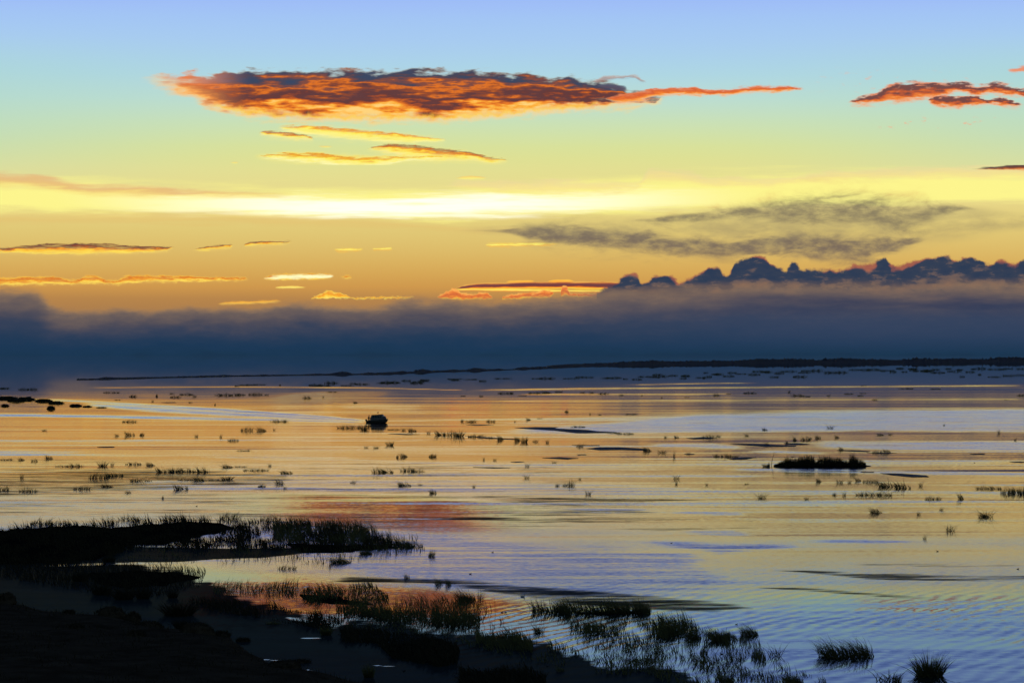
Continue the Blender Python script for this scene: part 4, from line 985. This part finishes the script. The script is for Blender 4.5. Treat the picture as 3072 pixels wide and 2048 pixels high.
# thin floating mats on the open water
G8 = 'thin dark weed mats afloat on the open water'
m_matw = pmat('floating_weed', (0.020, 0.022, 0.014), rough=0.7, spec=0.15, scale=1.0)
for poly, lab in [
    ([(1545, 1283), (1600, 1281), (1675, 1281), (1665, 1285), (1760, 1289), (1790, 1293), (1850, 1296), (1852, 1298), (1760, 1299), (1730, 1299), (1660, 1291), (1590, 1287)], 'longest dark weed mat right of the boat, at the edge of the blue strip'),
    ([(1716, 1335), (1760, 1335), (1800, 1335), (1796, 1337), (1740, 1337)], 'short weed mat sliver above the forked one'),
    ([(1758, 1345), (1800, 1341), (1860, 1341), (1925, 1345), (1945, 1347), (1940, 1351), (1860, 1349), (1800, 1350)], 'forked weed mat ending at a leaning reed clump'),
    ([(1628, 1373), (1680, 1371), (1735, 1374), (1700, 1377)], 'small weed mat sliver in the middle of the golden water'),
    ([(1533, 1385), (1560, 1384), (1572, 1385), (1550, 1386.5)], 'tiny weed mat sliver in the middle of the golden water'),
    ([(1730, 1363), (1756, 1362.5), (1760, 1364), (1736, 1365)], 'tiny weed mat sliver below the forked one'),
    ([(1400, 1274), (1450, 1273.5), (1480, 1275), (1430, 1276)], 'weed sliver right of the boat under sparse reeds'),
    ([(2058, 1314), (2100, 1311), (2140, 1312), (2138, 1316), (2080, 1317)], 'weed mat under a reed row left in the blue strip'),
    ([(2190, 1330), (2260, 1331), (2340, 1334), (2390, 1336), (2386, 1339), (2300, 1340), (2250, 1336)], 'long dark weed mat above the left end of the islet'),
    ([(2350, 1329), (2400, 1329), (2430, 1332), (2400, 1334), (2356, 1332)], 'short weed mat joined by reeds above the islet'),
    ([(2510, 1350), (2560, 1350), (2610, 1353), (2600, 1355), (2540, 1352.5)], 'thin weed mat above the middle of the islet'),
    ([(2600, 1357), (2660, 1358), (2690, 1359), (2640, 1360)], 'thin weed mat above the right end of the islet'),
    ([(2180, 1375), (2240, 1371), (2268, 1372), (2240, 1377), (2200, 1378)], 'weed mat under sparse reeds left of the islet'),
    ([(2052, 1361), (2080, 1361), (2086, 1363), (2060, 1363.5)], 'small weed sliver far left of the islet'),
    ([(2580, 1415), (2620, 1415), (2622, 1417), (2590, 1417)], 'small weed sliver right below the islet'),
    ([(2640, 1419), (2700, 1420), (2780, 1426), (2786, 1430), (2740, 1431), (2680, 1425)], 'dark weed mat right of and below the islet'),
    ([(3030, 1385), (3060, 1384), (3090, 1386), (3050, 1387)], 'weed sliver at the right edge'),
    ([(2908, 1361), (2950, 1360), (2955, 1362), (2920, 1362.5)], 'weed sliver on pale water at the far right'),
    ([(1165, 1301), (1200, 1300.5), (1260, 1303), (1220, 1304)], 'thin weed sliver just below the boat reeds'),
    ([(1395, 1307), (1450, 1311), (1560, 1317), (1555, 1319), (1450, 1314)], 'long thin weed strand linking the reeds right of the boat'),
    ([(290, 1340), (340, 1339), (346, 1341), (310, 1341.5)], 'weed sliver on the golden water at left'),
    ([(482, 1207), (525, 1206), (530, 1208), (500, 1208.5)], 'weed sliver on the far calm water at left'),
    ([(1420, 1401), (1470, 1401), (1530, 1402.5), (1480, 1404)], 'weed sliver right of the twin reed rows'),
]:
    o = islet('weed_mat', lab, poly, 0.08, hash(lab) % 50 if False else len(lab), mat=m_matw, cat='weed mat', rag=0.35, z0=-0.03)
    o['group'] = G8

# ------------------------------------------------------------------ reed islet with pole
ix, iy = ground(2460, 1398)
isl = bpy.data.objects.new('reed_islet', None); S.collection.objects.link(isl); isl.location = (ix, iy, 0)
tag(isl, 'long dark floating islet covered in dense reeds, standing alone at right', 'islet')
k = mpp(1398)
prof = [(2322, 4), (2340, 12), (2355, 20), (2362, 33), (2370, 24), (2385, 22), (2400, 28), (2415, 36), (2432, 31), (2440, 36), (2443, 24), (2448, 12), (2455, 22), (2462, 34), (2475, 28), (2485, 31), (2500, 24), (2515, 28), (2530, 20), (2545, 16), (2551, 30), (2556, 42), (2562, 30), (2572, 24), (2585, 20), (2597, 10)]
rng = np.random.default_rng(77)
n = 3400
px = rng.uniform(2322, 2597, n)
hh = np.interp(px, [p[0] for p in prof], [p[1] for p in prof]) * rng.uniform(0.3, 1.12, n) * k
bx = (px - 2460) * k; by = rng.uniform(-1.3, 1.3, n) * np.interp(px, [2322, 2350, 2570, 2597], [0.3, 1, 1, 0.3])
v, f = blades(bx, by, np.full(n, 0.05), hh, rng.uniform(0.03, 0.06, n), rng.uniform(0, 0.22, n), rng.uniform(0, 6.28, n), rng.uniform(0, 0.2, n), segs=3)
mesh_obj('reeds', mesh_np('islet_reeds', v, f), m_grass, parent=isl)
bm = bmesh.new()
bmesh.ops.create_uvsphere(bm, u_segments=48, v_segments=12, radius=1)
for vtx in bm.verts:
    a = math.atan2(vtx.co.y, vtx.co.x)
    r = 1 + 0.08 * math.sin(5 * a + 1) + 0.05 * math.sin(11 * a)
    vtx.co = Vector((vtx.co.x * r * 139 * k, vtx.co.y * r * 1.6, vtx.co.z * 0.28))
me = bpy.data.meshes.new('islet_base'); bm.to_mesh(me); bm.free()
mesh_obj('turf_base', me, m_mud, parent=isl, smooth=True)
reed(2297, 1400, 26, 20, 'dome', 'small round reed tuft just left of the long reed islet', 'tufts by the islet')
reed(2306, 1399, 10, 22, 'right', 'narrow reed tuft between the round tuft and the pole', 'tufts by the islet')
# pole
xa, ya = ground(2313, 1396)


def tube(name, pts, rads, mat, parent=None, sides=8):
    bm = bmesh.new(); rings = []
    for i, (p, r) in enumerate(zip(pts, rads)):
        p = Vector(p)
        a = Vector(pts[max(0, i - 1)]); c = Vector(pts[min(len(pts) - 1, i + 1)])
        t = (c - a).normalized()
        u = t.cross(Vector((0, 1, 0.01))).normalized(); w = t.cross(u).normalized()
        rings.append([bm.verts.new(p + u * r * math.cos(2 * math.pi * j / sides) + w * r * math.sin(2 * math.pi * j / sides)) for j in range(sides)])
    for A, B in zip(rings[:-1], rings[1:]):
        for j in range(sides):
            bm.faces.new((A[j], A[(j + 1) % sides], B[(j + 1) % sides], B[j]))
    bm.faces.new(rings[0][::-1]); bm.faces.new(rings[-1])
    bmesh.ops.recalc_face_normals(bm, faces=bm.faces[:])
    me = bpy.data.meshes.new(name); bm.to_mesh(me); bm.free()
    return mesh_obj(name, me, mat, parent, smooth=True)


m_dark = pmat('weathered_wood', (0.03, 0.025, 0.02), rough=0.8)
o = tube('pole', [(xa, ya, -0.4), (xa + 0.12, ya, 0.6), (xa + 0.42, ya, 1.75)], [0.035, 0.03, 0.018], m_dark)
tag(o, 'thin leaning pole stuck in the water at the islet left end', 'pole')

# ------------------------------------------------------------------ distant shore belt and far reeds
def ridge(name, label, line, seed, kind='stuff', mat=None):
    """line: (px, base py, height px) -> long lumpy strip with depth"""
    n = 900
    xs = np.linspace(line[0][0], line[-1][0], n)
    by_ = np.interp(xs, [l[0] for l in line], [l[1] for l in line])
    hp = np.interp(xs, [l[0] for l in line], [l[2] for l in line])
    vs = []; rows = 7
    for j in range(rows):
        t = j / (rows - 1)
        for i in range(n):
            x, y = ground(xs[i], by_[i])
            s = mpp(by_[i])
            nz = 0.85 + 0.35 * mnoise.noise(Vector((xs[i] * 0.012, j * 0.3, seed))) + 0.22 * mnoise.noise(Vector((xs[i] * 0.21, j * 0.7, seed + 2))) + 0.35 * mnoise.noise(Vector((xs[i] * 0.9, j * 2.1, seed + 4)))
            if kind == 'stuff' and seed == 9: nz = max(0.0, nz * 1.3 + 1.6 * mnoise.noise(Vector((xs[i] * 0.02, 0.0, 5.0))) - 0.55)
            hgt = hp[i] * s * math.sin(math.pi * min(1, t * 0.5 + 0.0) if t < 1 else math.pi) * max(0.0, nz)
            dep = t * y * 0.10
            f_ = (y + dep) / y
            vs.append((x * f_, y + dep, hgt if 0 < j < rows - 1 else -0.3))
    ii = np.arange(rows * n).reshape(rows, n)
    fq = np.stack([ii[:-1, :-1], ii[:-1, 1:], ii[1:, 1:], ii[1:, :-1]], -1).reshape(-1, 4)
    o = mesh_obj(name, mesh_np(name, vs, fq), mat or m_grass)
    tag(o, label, 'reed belt', kind=kind)
    return o


ridge('far_reed_belt', 'long black reed belt along the far side of the lake, thickest at right',
      [(1640, 1100, 1), (1720, 1099, 6), (1800, 1097, 9), (2000, 1094, 12), (2300, 1091, 15), (2700, 1089, 15), (3100, 1086, 15), (3800, 1083, 15)], 3)
ridge('far_reed_belt', 'faint low reed line across the far water left of the black belt',
      [(230, 1142, 1), (300, 1141, 4), (420, 1138, 3), (480, 1136, 0), (560, 1134, 5), (700, 1131, 1), (820, 1129, 5), (900, 1128, 0), (1000, 1127, 6), (1150, 1124, 8), (1230, 1120, 12), (1300, 1118, 6), (1500, 1112, 6), (1700, 1103, 5), (1800, 1100, 1)], 9)

G9 = 'distant reeds below the far reed belt'
rd = random.Random(5)
far_rows = [((1130, 1460), 1143, 5, 'in the distant line left of centre'), ((1320, 2000), 1137, 9, 'in the distant line behind the centre'), ((1700, 2120), 1132, 8, 'in the distant line right of the centre'), ((1960, 2060), 1124, 3, 'below the start of the black belt'),
            ((2110, 2420), 1118, 9, 'in the patch under the black belt'), ((2400, 2700), 1113, 10, 'in the thick patch right of middle'), ((2680, 3080), 1108, 11, 'in the thick far patch at right'), ((2640, 2920), 1115, 7, 'in the second far line at right'), ((2870, 3080), 1127, 5, 'in the nearest far line at right'),
            ((690, 800), 1155, 4, 'in the distant dark patch above the wake'), ((930, 1110), 1152, 6, 'in the far dark line above the boat'), ((1140, 1290), 1146, 5, 'in the dark line above right of boat'), ((2050, 2420), 1128, 6, 'in the lower distant scatter'), ((0, 120), 1166, 3, 'in the dim far water at left')]
for (x0, x1), py, n, where in far_rows:
    its = []
    for i in range(n):
        xx = x0 + (x1 - x0) * (i + 0.5 + rd.uniform(-0.35, 0.35)) / n
        kk = rd.choice(['row', 'mat', 'row', 'mat', 'right'])
        its.append((xx, py + rd.uniform(-5, 5) - (xx - (x0 + x1) / 2) * 0.012, rd.uniform(14, 52), rd.uniform(6, 11), kk))
    row_of(where, G9, its)
# dark scrub on the left
G10 = 'dark scrub at the far left'
for i, (px, py, w, h, lab) in enumerate([(20, 1196, 70, 17, 'dark low scrub at the left edge, far end of the row'), (78, 1199, 60, 19, 'tallest dark scrub in the left row'), (48, 1204, 60, 15, 'dark scrub below the tallest one at left'), (130, 1204, 56, 17, 'dark scrub in the middle of the left row'), (168, 1210, 50, 15, 'dark scrub at the right end of the joined left row'),
                                        (15, 1218, 26, 13, 'small dark shrub by itself at the left edge'), (153, 1226, 26, 20, 'dark shrub standing apart below the left scrub row'), (226, 1218, 38, 15, 'round dark shrub right of the left scrub row'), (262, 1220, 28, 9, 'low dark shrub beside the round one'), (305, 1223, 34, 6, 'flattest dark shrub, last of the left row')]):
    for dup in range(1):
        o = reed(px, py, w, h, 'mat', lab, G10); o.name = 'scrub'; o['category'] = 'shrub'
        # solid heart of the shrub
        bm = bmesh.new(); bmesh.ops.create_icosphere(bm, subdivisions=3, radius=0.5)
        for vtx in bm.verts:
            q3 = vtx.co.normalized()
            vtx.co = vtx.co * (0.85 + 0.35 * mnoise.noise(q3 * 2.3 + Vector((i, 0, 0))) + 0.2 * mnoise.noise(q3 * 6))
            vtx.co.z = max(-0.05, vtx.co.z * 1.0)
        me = bpy.data.meshes.new('foliage'); bm.to_mesh(me); bm.free()
        mesh_obj('foliage', me, m_grass, parent=o)

# ------------------------------------------------------------------ mounds on the near shore
G11 = 'grassy mounds along the near shore'
for i, (px, py, w, h, lab) in enumerate([(209, 1846, 36, 16, 'small dark mound at the waterline of the left shore'), (330, 1864, 100, 36, 'broad dark mound on the shore beside the teal water'), (400, 1874, 54, 42, 'steep dark mound at the shore, right of the broad one'), (445, 1895, 90, 22, 'flat mound on the shore behind the steep one'),
                                        (590, 1918, 110, 38, 'large dark mound where the shore juts out'), (665, 1914, 60, 24, 'pointed end mound of the shore spur'), (730, 1922, 44, 12, 'low wet mound lying off the shore spur'), (850, 2002, 110, 30, 'dark mound on the shore at the bottom'), (900, 1985, 70, 10, 'small flat mound off the bottom shore'), (20, 1830, 60, 40, 'dark mound at the left picture edge'), (410, 1940, 60, 24, 'grassy mound in the middle of the dark shore'), (230, 1922, 50, 16, 'low mound on the dark shore at left')]):
    x, y = ground(px, py); s = mpp(py)
    bm = bmesh.new(); bmesh.ops.create_icosphere(bm, subdivisions=4, radius=0.5)
    for vtx in bm.verts:
        q3 = vtx.co.normalized()
        vtx.co = vtx.co * (0.9 + 0.25 * mnoise.noise(q3 * 2.0 + Vector((i * 3.1, 0, 0))) + 0.12 * mnoise.noise(q3 * 7) + 0.08 * mnoise.noise(q3 * 16))
        vtx.co = Vector((vtx.co.x * w * s, vtx.co.y * w * s * 0.9, vtx.co.z * h * s * 1.9))
    me = bpy.data.meshes.new('mound'); bm.to_mesh(me); bm.free()
    root = mesh_obj('grassy_mound', me, m_land, smooth=True)
    root.location = (x, y, max(0, land_z(x, y)) - 0.05)
    tag(root, lab, 'mound', G11)
    rng = np.random.default_rng(300 + i)
    n = 260
    r = np.sqrt(rng.uniform(0, 1, n)) * 0.46; a = rng.uniform(0, 6.28, n)
    bx = r * np.cos(a) * w * s; by = r * np.sin(a) * w * s * 0.9
    bz = np.sqrt(np.clip(0.25 - r ** 2, 0, 1)) * h * s * 1.6 - 0.05
    v, f = blades(bx, by, bz, rng.uniform(0.06, 0.22, n), np.full(n, 0.03), rng.uniform(0, 0.5, n), a, rng.uniform(0, 0.5, n), segs=2)
    mesh_obj('grass', mesh_np('mound_grass', v, f), m_grass, parent=root)
# rough grass over the land
rng = np.random.default_rng(55)
n = 9000
gxx = rng.uniform(-42, -3, n); gyy = rng.uniform(112, 172, n)
keep = []
for x, y in zip(gxx, gyy):
    if np.interp(x, bxs, bys) - y > 0.6 and mnoise.noise(Vector((x * 0.4, y * 0.25, 6))) > -0.1: keep.append((x, y, land_z(x, y)))
K = np.array(keep); n = len(K)
v, f = blades(K[:, 0], K[:, 1], K[:, 2] - 0.03, rng.uniform(0.08, 0.32, n), np.full(n, 0.035), rng.uniform(0, 0.4, n), rng.uniform(0, 6.28, n), rng.uniform(0, 0.5, n), segs=2)
o = mesh_obj('shore_grass', mesh_np('shore_grass', v, f), m_grass)
tag(o, 'short rough grass over the dark near shore', 'grass', kind='stuff')

# ------------------------------------------------------------------ boat
bx0, by0 = ground(1132, 1268)
boat = bpy.data.objects.new('cabin_boat', None); S.collection.objects.link(boat)
boat.location = (bx0, by0, 0); boat.rotation_euler = (0, 0, math.radians(-14))
tag(boat, 'small dark cabin motorboat heading right, trailing a wake', 'boat')
m_hull = pmat('hull_paint', (0.05, 0.055, 0.05), rough=0.45, spec=0.4, noise_amt=0.15)
m_cab = pmat('cabin_paint', (0.15, 0.16, 0.15), rough=0.5, spec=0.3, noise_amt=0.15)
m_glass = pmat('window_glass', (0.02, 0.05, 0.04), rough=0.15, spec=0.5, noise_amt=0.1)
m_black = pmat('black_plastic', (0.02, 0.02, 0.02), rough=0.4)


def loft(name, secs, mat, parent, cap=True, smoothf=False):
    """secs: list of closed rings (lists of points)"""
    bm = bmesh.new()
    R = [[bm.verts.new(p) for p in s] for s in secs]
    n = len(R[0])
    for A, B in zip(R[:-1], R[1:]):
        for j in range(n):
            try: bm.faces.new((A[j], A[(j + 1) % n], B[(j + 1) % n], B[j]))
            except ValueError: pass
    if cap:
        bm.faces.new(R[0][::-1]); bm.faces.new(R[-1])
    bmesh.ops.recalc_face_normals(bm, faces=bm.faces[:])
    me = bpy.data.meshes.new(name); bm.to_mesh(me); bm.free()
    return mesh_obj(name, me, mat, parent, smooth=smoothf)


# hull: x along length, from stern (-2.25) to stem (2.35)
secs = []
for x, hw, sheer, chine, keel in [(-2.25, 0.72, 0.50, 0.02, -0.14), (-1.5, 0.82, 0.50, 0.00, -0.16), (-0.6, 0.88, 0.52, 0.00, -0.18), (0.3, 0.86, 0.58, 0.02, -0.18), (1.0, 0.72, 0.66, 0.06, -0.16), (1.6, 0.46, 0.74, 0.14, -0.08), (2.05, 0.18, 0.80, 0.34, 0.14), (2.32, 0.03, 0.84, 0.70, 0.66)]:
    secs.append([(x, -hw, sheer), (x, -hw * 0.97, (sheer + chine) / 2), (x, -hw * 0.82, chine), (x, 0, keel), (x, hw * 0.82, chine), (x, hw * 0.97, (sheer + chine) / 2), (x, hw, sheer), (x, hw * 0.9, sheer - 0.03), (x, 0, sheer - 0.05), (x, -hw * 0.9, sheer - 0.03)])
hull = loft('hull', secs, m_hull, boat)
for sgn in (-1, 1):
    tube('rub_rail', [(p[0], sgn * (p[1] + 0.015), p[2] - 0.02) for p in [(-2.25, 0.72, 0.5), (-1.5, 0.82, 0.5), (-0.6, 0.88, 0.52), (0.3, 0.86, 0.58), (1.0, 0.72, 0.66), (1.6, 0.46, 0.74), (2.05, 0.18, 0.80), (2.34, 0.02, 0.84)]], [0.03] * 8, m_black, boat)


def cabin_ring(x, hw0, z0, hw1, z1):
    return [(x, -hw0, z0), (x, -hw1, z1 - 0.06), (x, -hw1 + 0.1, z1), (x, hw1 - 0.1, z1), (x, hw1, z1 - 0.06), (x, hw0, z0)]


cab = loft('cabin', [cabin_ring(-1.42, 0.70, 0.48, 0.60, 0.62), cabin_ring(-1.38, 0.72, 0.48, 0.60, 1.05), cabin_ring(-1.08, 0.76, 0.5, 0.58, 1.60), cabin_ring(0.2, 0.78, 0.54, 0.58, 1.70), cabin_ring(1.14, 0.68, 0.62, 0.56, 1.72), cabin_ring(1.26, 0.66, 0.62, 0.52, 1.62), cabin_ring(1.30, 0.65, 0.64, 0.5, 1.42),
                     cabin_ring(1.68, 0.38, 0.70, 0.34, 1.38), cabin_ring(1.85, 0.28, 0.72, 0.26, 1.10), cabin_ring(1.98, 0.2, 0.74, 0.18, 0.86)], m_cab, boat)
rf = loft('roof', [[(x, -0.64, z), (x, -0.64, z + 0.04), (x, 0.64, z + 0.04), (x, 0.64, z)] for x, z in [(-1.12, 1.62), (0.2, 1.72), (1.2, 1.74)]], m_cab, boat)
for sgn in (-1, 1):
    for x0, x1 in ((-0.9, -0.45), (-0.36, 0.1), (0.19, 0.62), (0.71, 1.05)):
        # pane leans with the cabin side
        def P(x, z): 
            t = (z - 0.54) / 1.1
            return (x, sgn * (0.785 - 0.19 * t + 0.012), z)
        ring0 = [P(x0, 1.05), P(x1, 1.05), P(x1 - 0.02, 1.48), P(x0 + 0.02, 1.48)]
        ring1 = [(a, c - sgn * 0.03, d) for a, c, d in ring0]
        loft('window', [ring1, ring0], m_glass, boat)
loft('windscreen', [[(1.300, -0.44, 1.46), (1.300, 0.44, 1.46), (1.275, 0.42, 1.6), (1.275, -0.42, 1.6)], [(1.325, -0.44, 1.46), (1.325, 0.44, 1.46), (1.29, 0.42, 1.6), (1.29, -0.42, 1.6)]], m_glass, boat)
tube('mast', [(0.25, 0, 1.74), (0.25, 0, 2.32)], [0.012, 0.010], m_black, boat)
loft('flag', [[(0.24, -0.008, 2.08), (0.24, 0.008, 2.08), (0.24, 0.008, 2.31), (0.24, -0.008, 2.31)], [(0.05, 0.02, 2.03), (0.05, 0.036, 2.03), (0.05, 0.036, 2.17), (0.05, 0.02, 2.17)], [(-0.10, -0.02, 2.02), (-0.10, -0.01, 2.02), (-0.10, -0.01, 2.06), (-0.10, -0.02, 2.06)]], m_black, boat)
# outboard engine
mot = bpy.data.objects.new('outboard_motor', None); S.collection.objects.link(mot); mot.parent = boat; mot.location = (-2.4, 0, 0)
loft('engine_cover', [[(x * s, y * s, z) for x, y in ((-0.16, -0.14), (0.0, -0.16), (0.14, -0.12), (0.16, 0), (0.14, 0.12), (0.0, 0.16), (-0.16, 0.14), (-0.2, 0))] for s, z in ((0.7, 0.36), (1.0, 0.44), (1.02, 0.62), (0.85, 0.74), (0.4, 0.78))], m_black, mot)
tube('shaft', [(0, 0, 0.4), (-0.02, 0, -0.3)], [0.06, 0.05], m_black, mot)
tube('tiller', [(0.15, 0, 0.52), (0.5, -0.1, 0.68)], [0.02, 0.02], m_black, mot)
# rails on the foredeck
tube('bow_rail', [(1.5, -0.46, 0.76), (1.6, -0.44, 0.98), (2.0, -0.2, 1.0), (2.25, 0, 1.0), (2.0, 0.2, 1.0), (1.6, 0.44, 0.98), (1.5, 0.46, 0.76)], [0.012] * 7, m_black, boat)

# person standing at the stern, seen from the side
per_x = -1.78
m_cloth = pmat('dark_jacket', (0.03, 0.03, 0.04), rough=0.9)
m_skin = pmat('skin', (0.25, 0.15, 0.10), rough=0.6, noise_amt=0.1)
joints = [((0, 0, 0.86), .13), ((0, 0, 1.05), .125), ((0, 0, 1.28), .16), ((0.01, 0, 1.42), .10), ((0.02, 0, 1.50), .055), ((0.03, 0, 1.60), .085), ((0.035, 0, 1.69), .09),
          ((0, -0.19, 1.38), .06), ((-0.08, -0.24, 1.12), .048), ((-0.24, -0.18, 0.98), .036), ((-0.32, -0.14, 0.96), .03),
          ((0, 0.19, 1.38), .06), ((0.06, 0.24, 1.13), .048), ((0.18, 0.22, 0.98), .036), ((0.26, 0.2, 1.0), .03),
          ((0, -0.10, 0.80), .095), ((0.03, -0.11, 0.46), .065), ((-0.01, -0.11, 0.08), .045), ((0.12, -0.11, 0.04), .035),
          ((0, 0.10, 0.80), .095), ((0.05, 0.12, 0.46), .065), ((0.0, 0.12, 0.08), .045), ((0.13, 0.12, 0.04), .035)]
edges = [(0, 1), (1, 2), (2, 3), (3, 4), (4, 5), (5, 6), (2, 7), (7, 8), (8, 9), (9, 10), (2, 11), (11, 12), (12, 13), (13, 14), (0, 15), (15, 16), (16, 17), (17, 18), (0, 19), (19, 20), (20, 21), (21, 22)]
me = bpy.data.meshes.new('person'); me.from_pydata([j[0] for j in joints], edges, [])
per = mesh_obj('person', me, m_cloth)
md = per.modifiers.new('skin', 'SKIN'); per.modifiers.new('sub', 'SUBSURF').levels = 2
per.modifiers['sub'].render_levels = 2
for sv, j in zip(me.skin_vertices[0].data, joints): sv.radius = (j[1], j[1])
me.skin_vertices[0].data[0].use_root = True
mb = Matrix.Translation(boat.location) @ Matrix.Rotation(math.radians(-14), 4, 'Z')
per.location = mb @ Vector((per_x, -0.15, -0.06)); per.rotation_euler = (0, 0, math.radians(-14))
per.scale = (1.15, 1.15, 0.95)
tag(per, 'person in dark clothes standing at the stern of the boat, one hand on the tiller', 'person')
# head details as child
bm = bmesh.new(); bmesh.ops.create_icosphere(bm, subdivisions=3, radius=0.105)
for vtx in bm.verts:
    if vtx.co.z < 0.02: vtx.co.z = 0.02 + (vtx.co.z - 0.02) * 0.2
    vtx.co.x *= 1.1
me = bpy.data.meshes.new('cap'); bm.to_mesh(me); bm.free()
cp = mesh_obj('cap', me, m_black, parent=per, smooth=True); cp.location = (0.035, 0, 1.70)

# wake: low ridges of raised water spreading behind the boat, plus bow wave
m_foam = pmat('foam', (0.35, 0.38, 0.42), rough=0.5, noise_amt=0.2)

# ------------------------------------------------------------------ birds
m_bird = pmat('dark_plumage', (0.03, 0.027, 0.025), rough=0.8)
m_white = pmat('white_plumage', (0.75, 0.75, 0.75), rough=0.8, noise_amt=0.05)


def duck_mesh():
    spine = [(-0.26, 0, 0.10, .012, .006), (-0.20, 0, 0.08, .045, .03), (-0.12, 0, 0.05, .08, .06), (0.0, 0, 0.035, .10, .08), (0.10, 0, 0.045, .085, .075), (0.15, 0, 0.08, .055, .055), (0.165, 0, 0.13, .032, .032), (0.17, 0, 0.17, .032, .034), (0.185, 0, 0.205, .038, .038), (0.215, 0, 0.205, .03, .028), (0.245, 0, 0.195, .014, .010), (0.285, 0, 0.188, .006, .004)]
    bm = bmesh.new(); R = []
    for i, (x, y, z, ry, rz) in enumerate(spine):
        a = Vector(spine[max(0, i - 1)][:3]); c = Vector(spine[min(len(spine) - 1, i + 1)][:3]); t = (c - a).normalized()
        up = Vector((0, 1, 0)).cross(t) * -1
        R.append([bm.verts.new(Vector((x, y, z)) + Vector((0, 1, 0)) * ry * math.cos(q_) + up * rz * math.sin(q_)) for q_ in [2 * math.pi * j / 12 for j in range(12)]])
    for A, B in zip(R[:-1], R[1:]):
        for j in range(12): bm.faces.new((A[j], A[(j + 1) % 12], B[(j + 1) % 12], B[j]))
    bm.faces.new(R[0][::-1]); bm.faces.new(R[-1])
    bmesh.ops.recalc_face_normals(bm, faces=bm.faces[:])
    me = bpy.data.meshes.new('duck'); bm.to_mesh(me); bm.free()
    for p in me.polygons: p.use_smooth = True
    return me


dm = duck_mesh(); dm.materials.append(m_bird)
dw = dm.copy(); dw.materials.clear(); dw.materials.append(m_white)
for px, py, w, face, lab, me in [(1411, 1721, 9, 1, 'small dark duck swimming above the dark streak, nearer of two on lavender water', dm), (1478, 1656, 7, 1, 'small dark duck farther out on the lavender water', dm), (1506, 1836, 8, 1, 'left one of two dark ducks side by side behind the marsh strip', dm), (1517, 1836, 8, -1, 'right one of two dark ducks side by side behind the marsh strip', dm),
                                 (2209, 1872, 8, 1, 'dark duck above the upper right of the scattered reed field', dm), (2165, 1961, 12, -1, 'dark duck among the stems of the lower reed field', dm), (590, 1518, 6, 1, 'dark duck on pale water beyond the left marsh', dm), (1642, 1997, 9, -1, 'dark duck on the teal water at bottom middle', dm),
                                 (2014, 1629, 7, 1, 'dark duck low on the pale water right of centre', dm), (2923, 1388, 5, 1, 'tiny dark duck right of the reed islet', dm), (2812, 1653, 7, -1, 'dark duck on the open pale water at right', dm), (3053, 1706, 8, 1, 'dark duck at the right edge above the dark streak', dm), (1212, 2012, 10, 1, 'dark duck near the foam line at the bottom', dm),
                                 (1568, 1789, 16, 1, 'white water bird on the dark streak in the middle', dw)]:
    o = bpy.data.objects.new('duck', me); S.collection.objects.link(o)
    x, y = ground(px, py); s = w * mpp(py) / 0.5
    o.location = (x, y, 0); o.scale = (s * face, s, s * 1.1)
    tag(o, lab, 'duck', 'water birds on the lake')
# bird in flight over the islet
bm = bmesh.new()
wing = [(-0.5, 0, 0.10), (-0.25, 0.05, 0.16), (0, 0.07, 0.02), (0.25, 0.05, 0.16), (0.5, 0, 0.10), (0.25, -0.08, 0.13), (0, -0.12, 0.0), (-0.25, -0.08, 0.13)]
lo = [bm.verts.new(p) for p in wing]; hi = [bm.verts.new((p[0], p[1], p[2] + 0.03)) for p in wing]
bm.faces.new(hi); bm.faces.new(lo[::-1])
for j in range(8): bm.faces.new((lo[j], lo[(j + 1) % 8], hi[(j + 1) % 8], hi[j]))
me = bpy.data.meshes.new('flying_bird'); bm.to_mesh(me); bm.free()
o = mesh_obj('flying_bird', me, m_bird)
x, y = ground(2378, 1398); o.location = (x, y, 26 * mpp(1398)); o.scale = (0.45, 0.45, 0.6)
tag(o, 'small dark bird in flight just above the reed islet', 'bird')
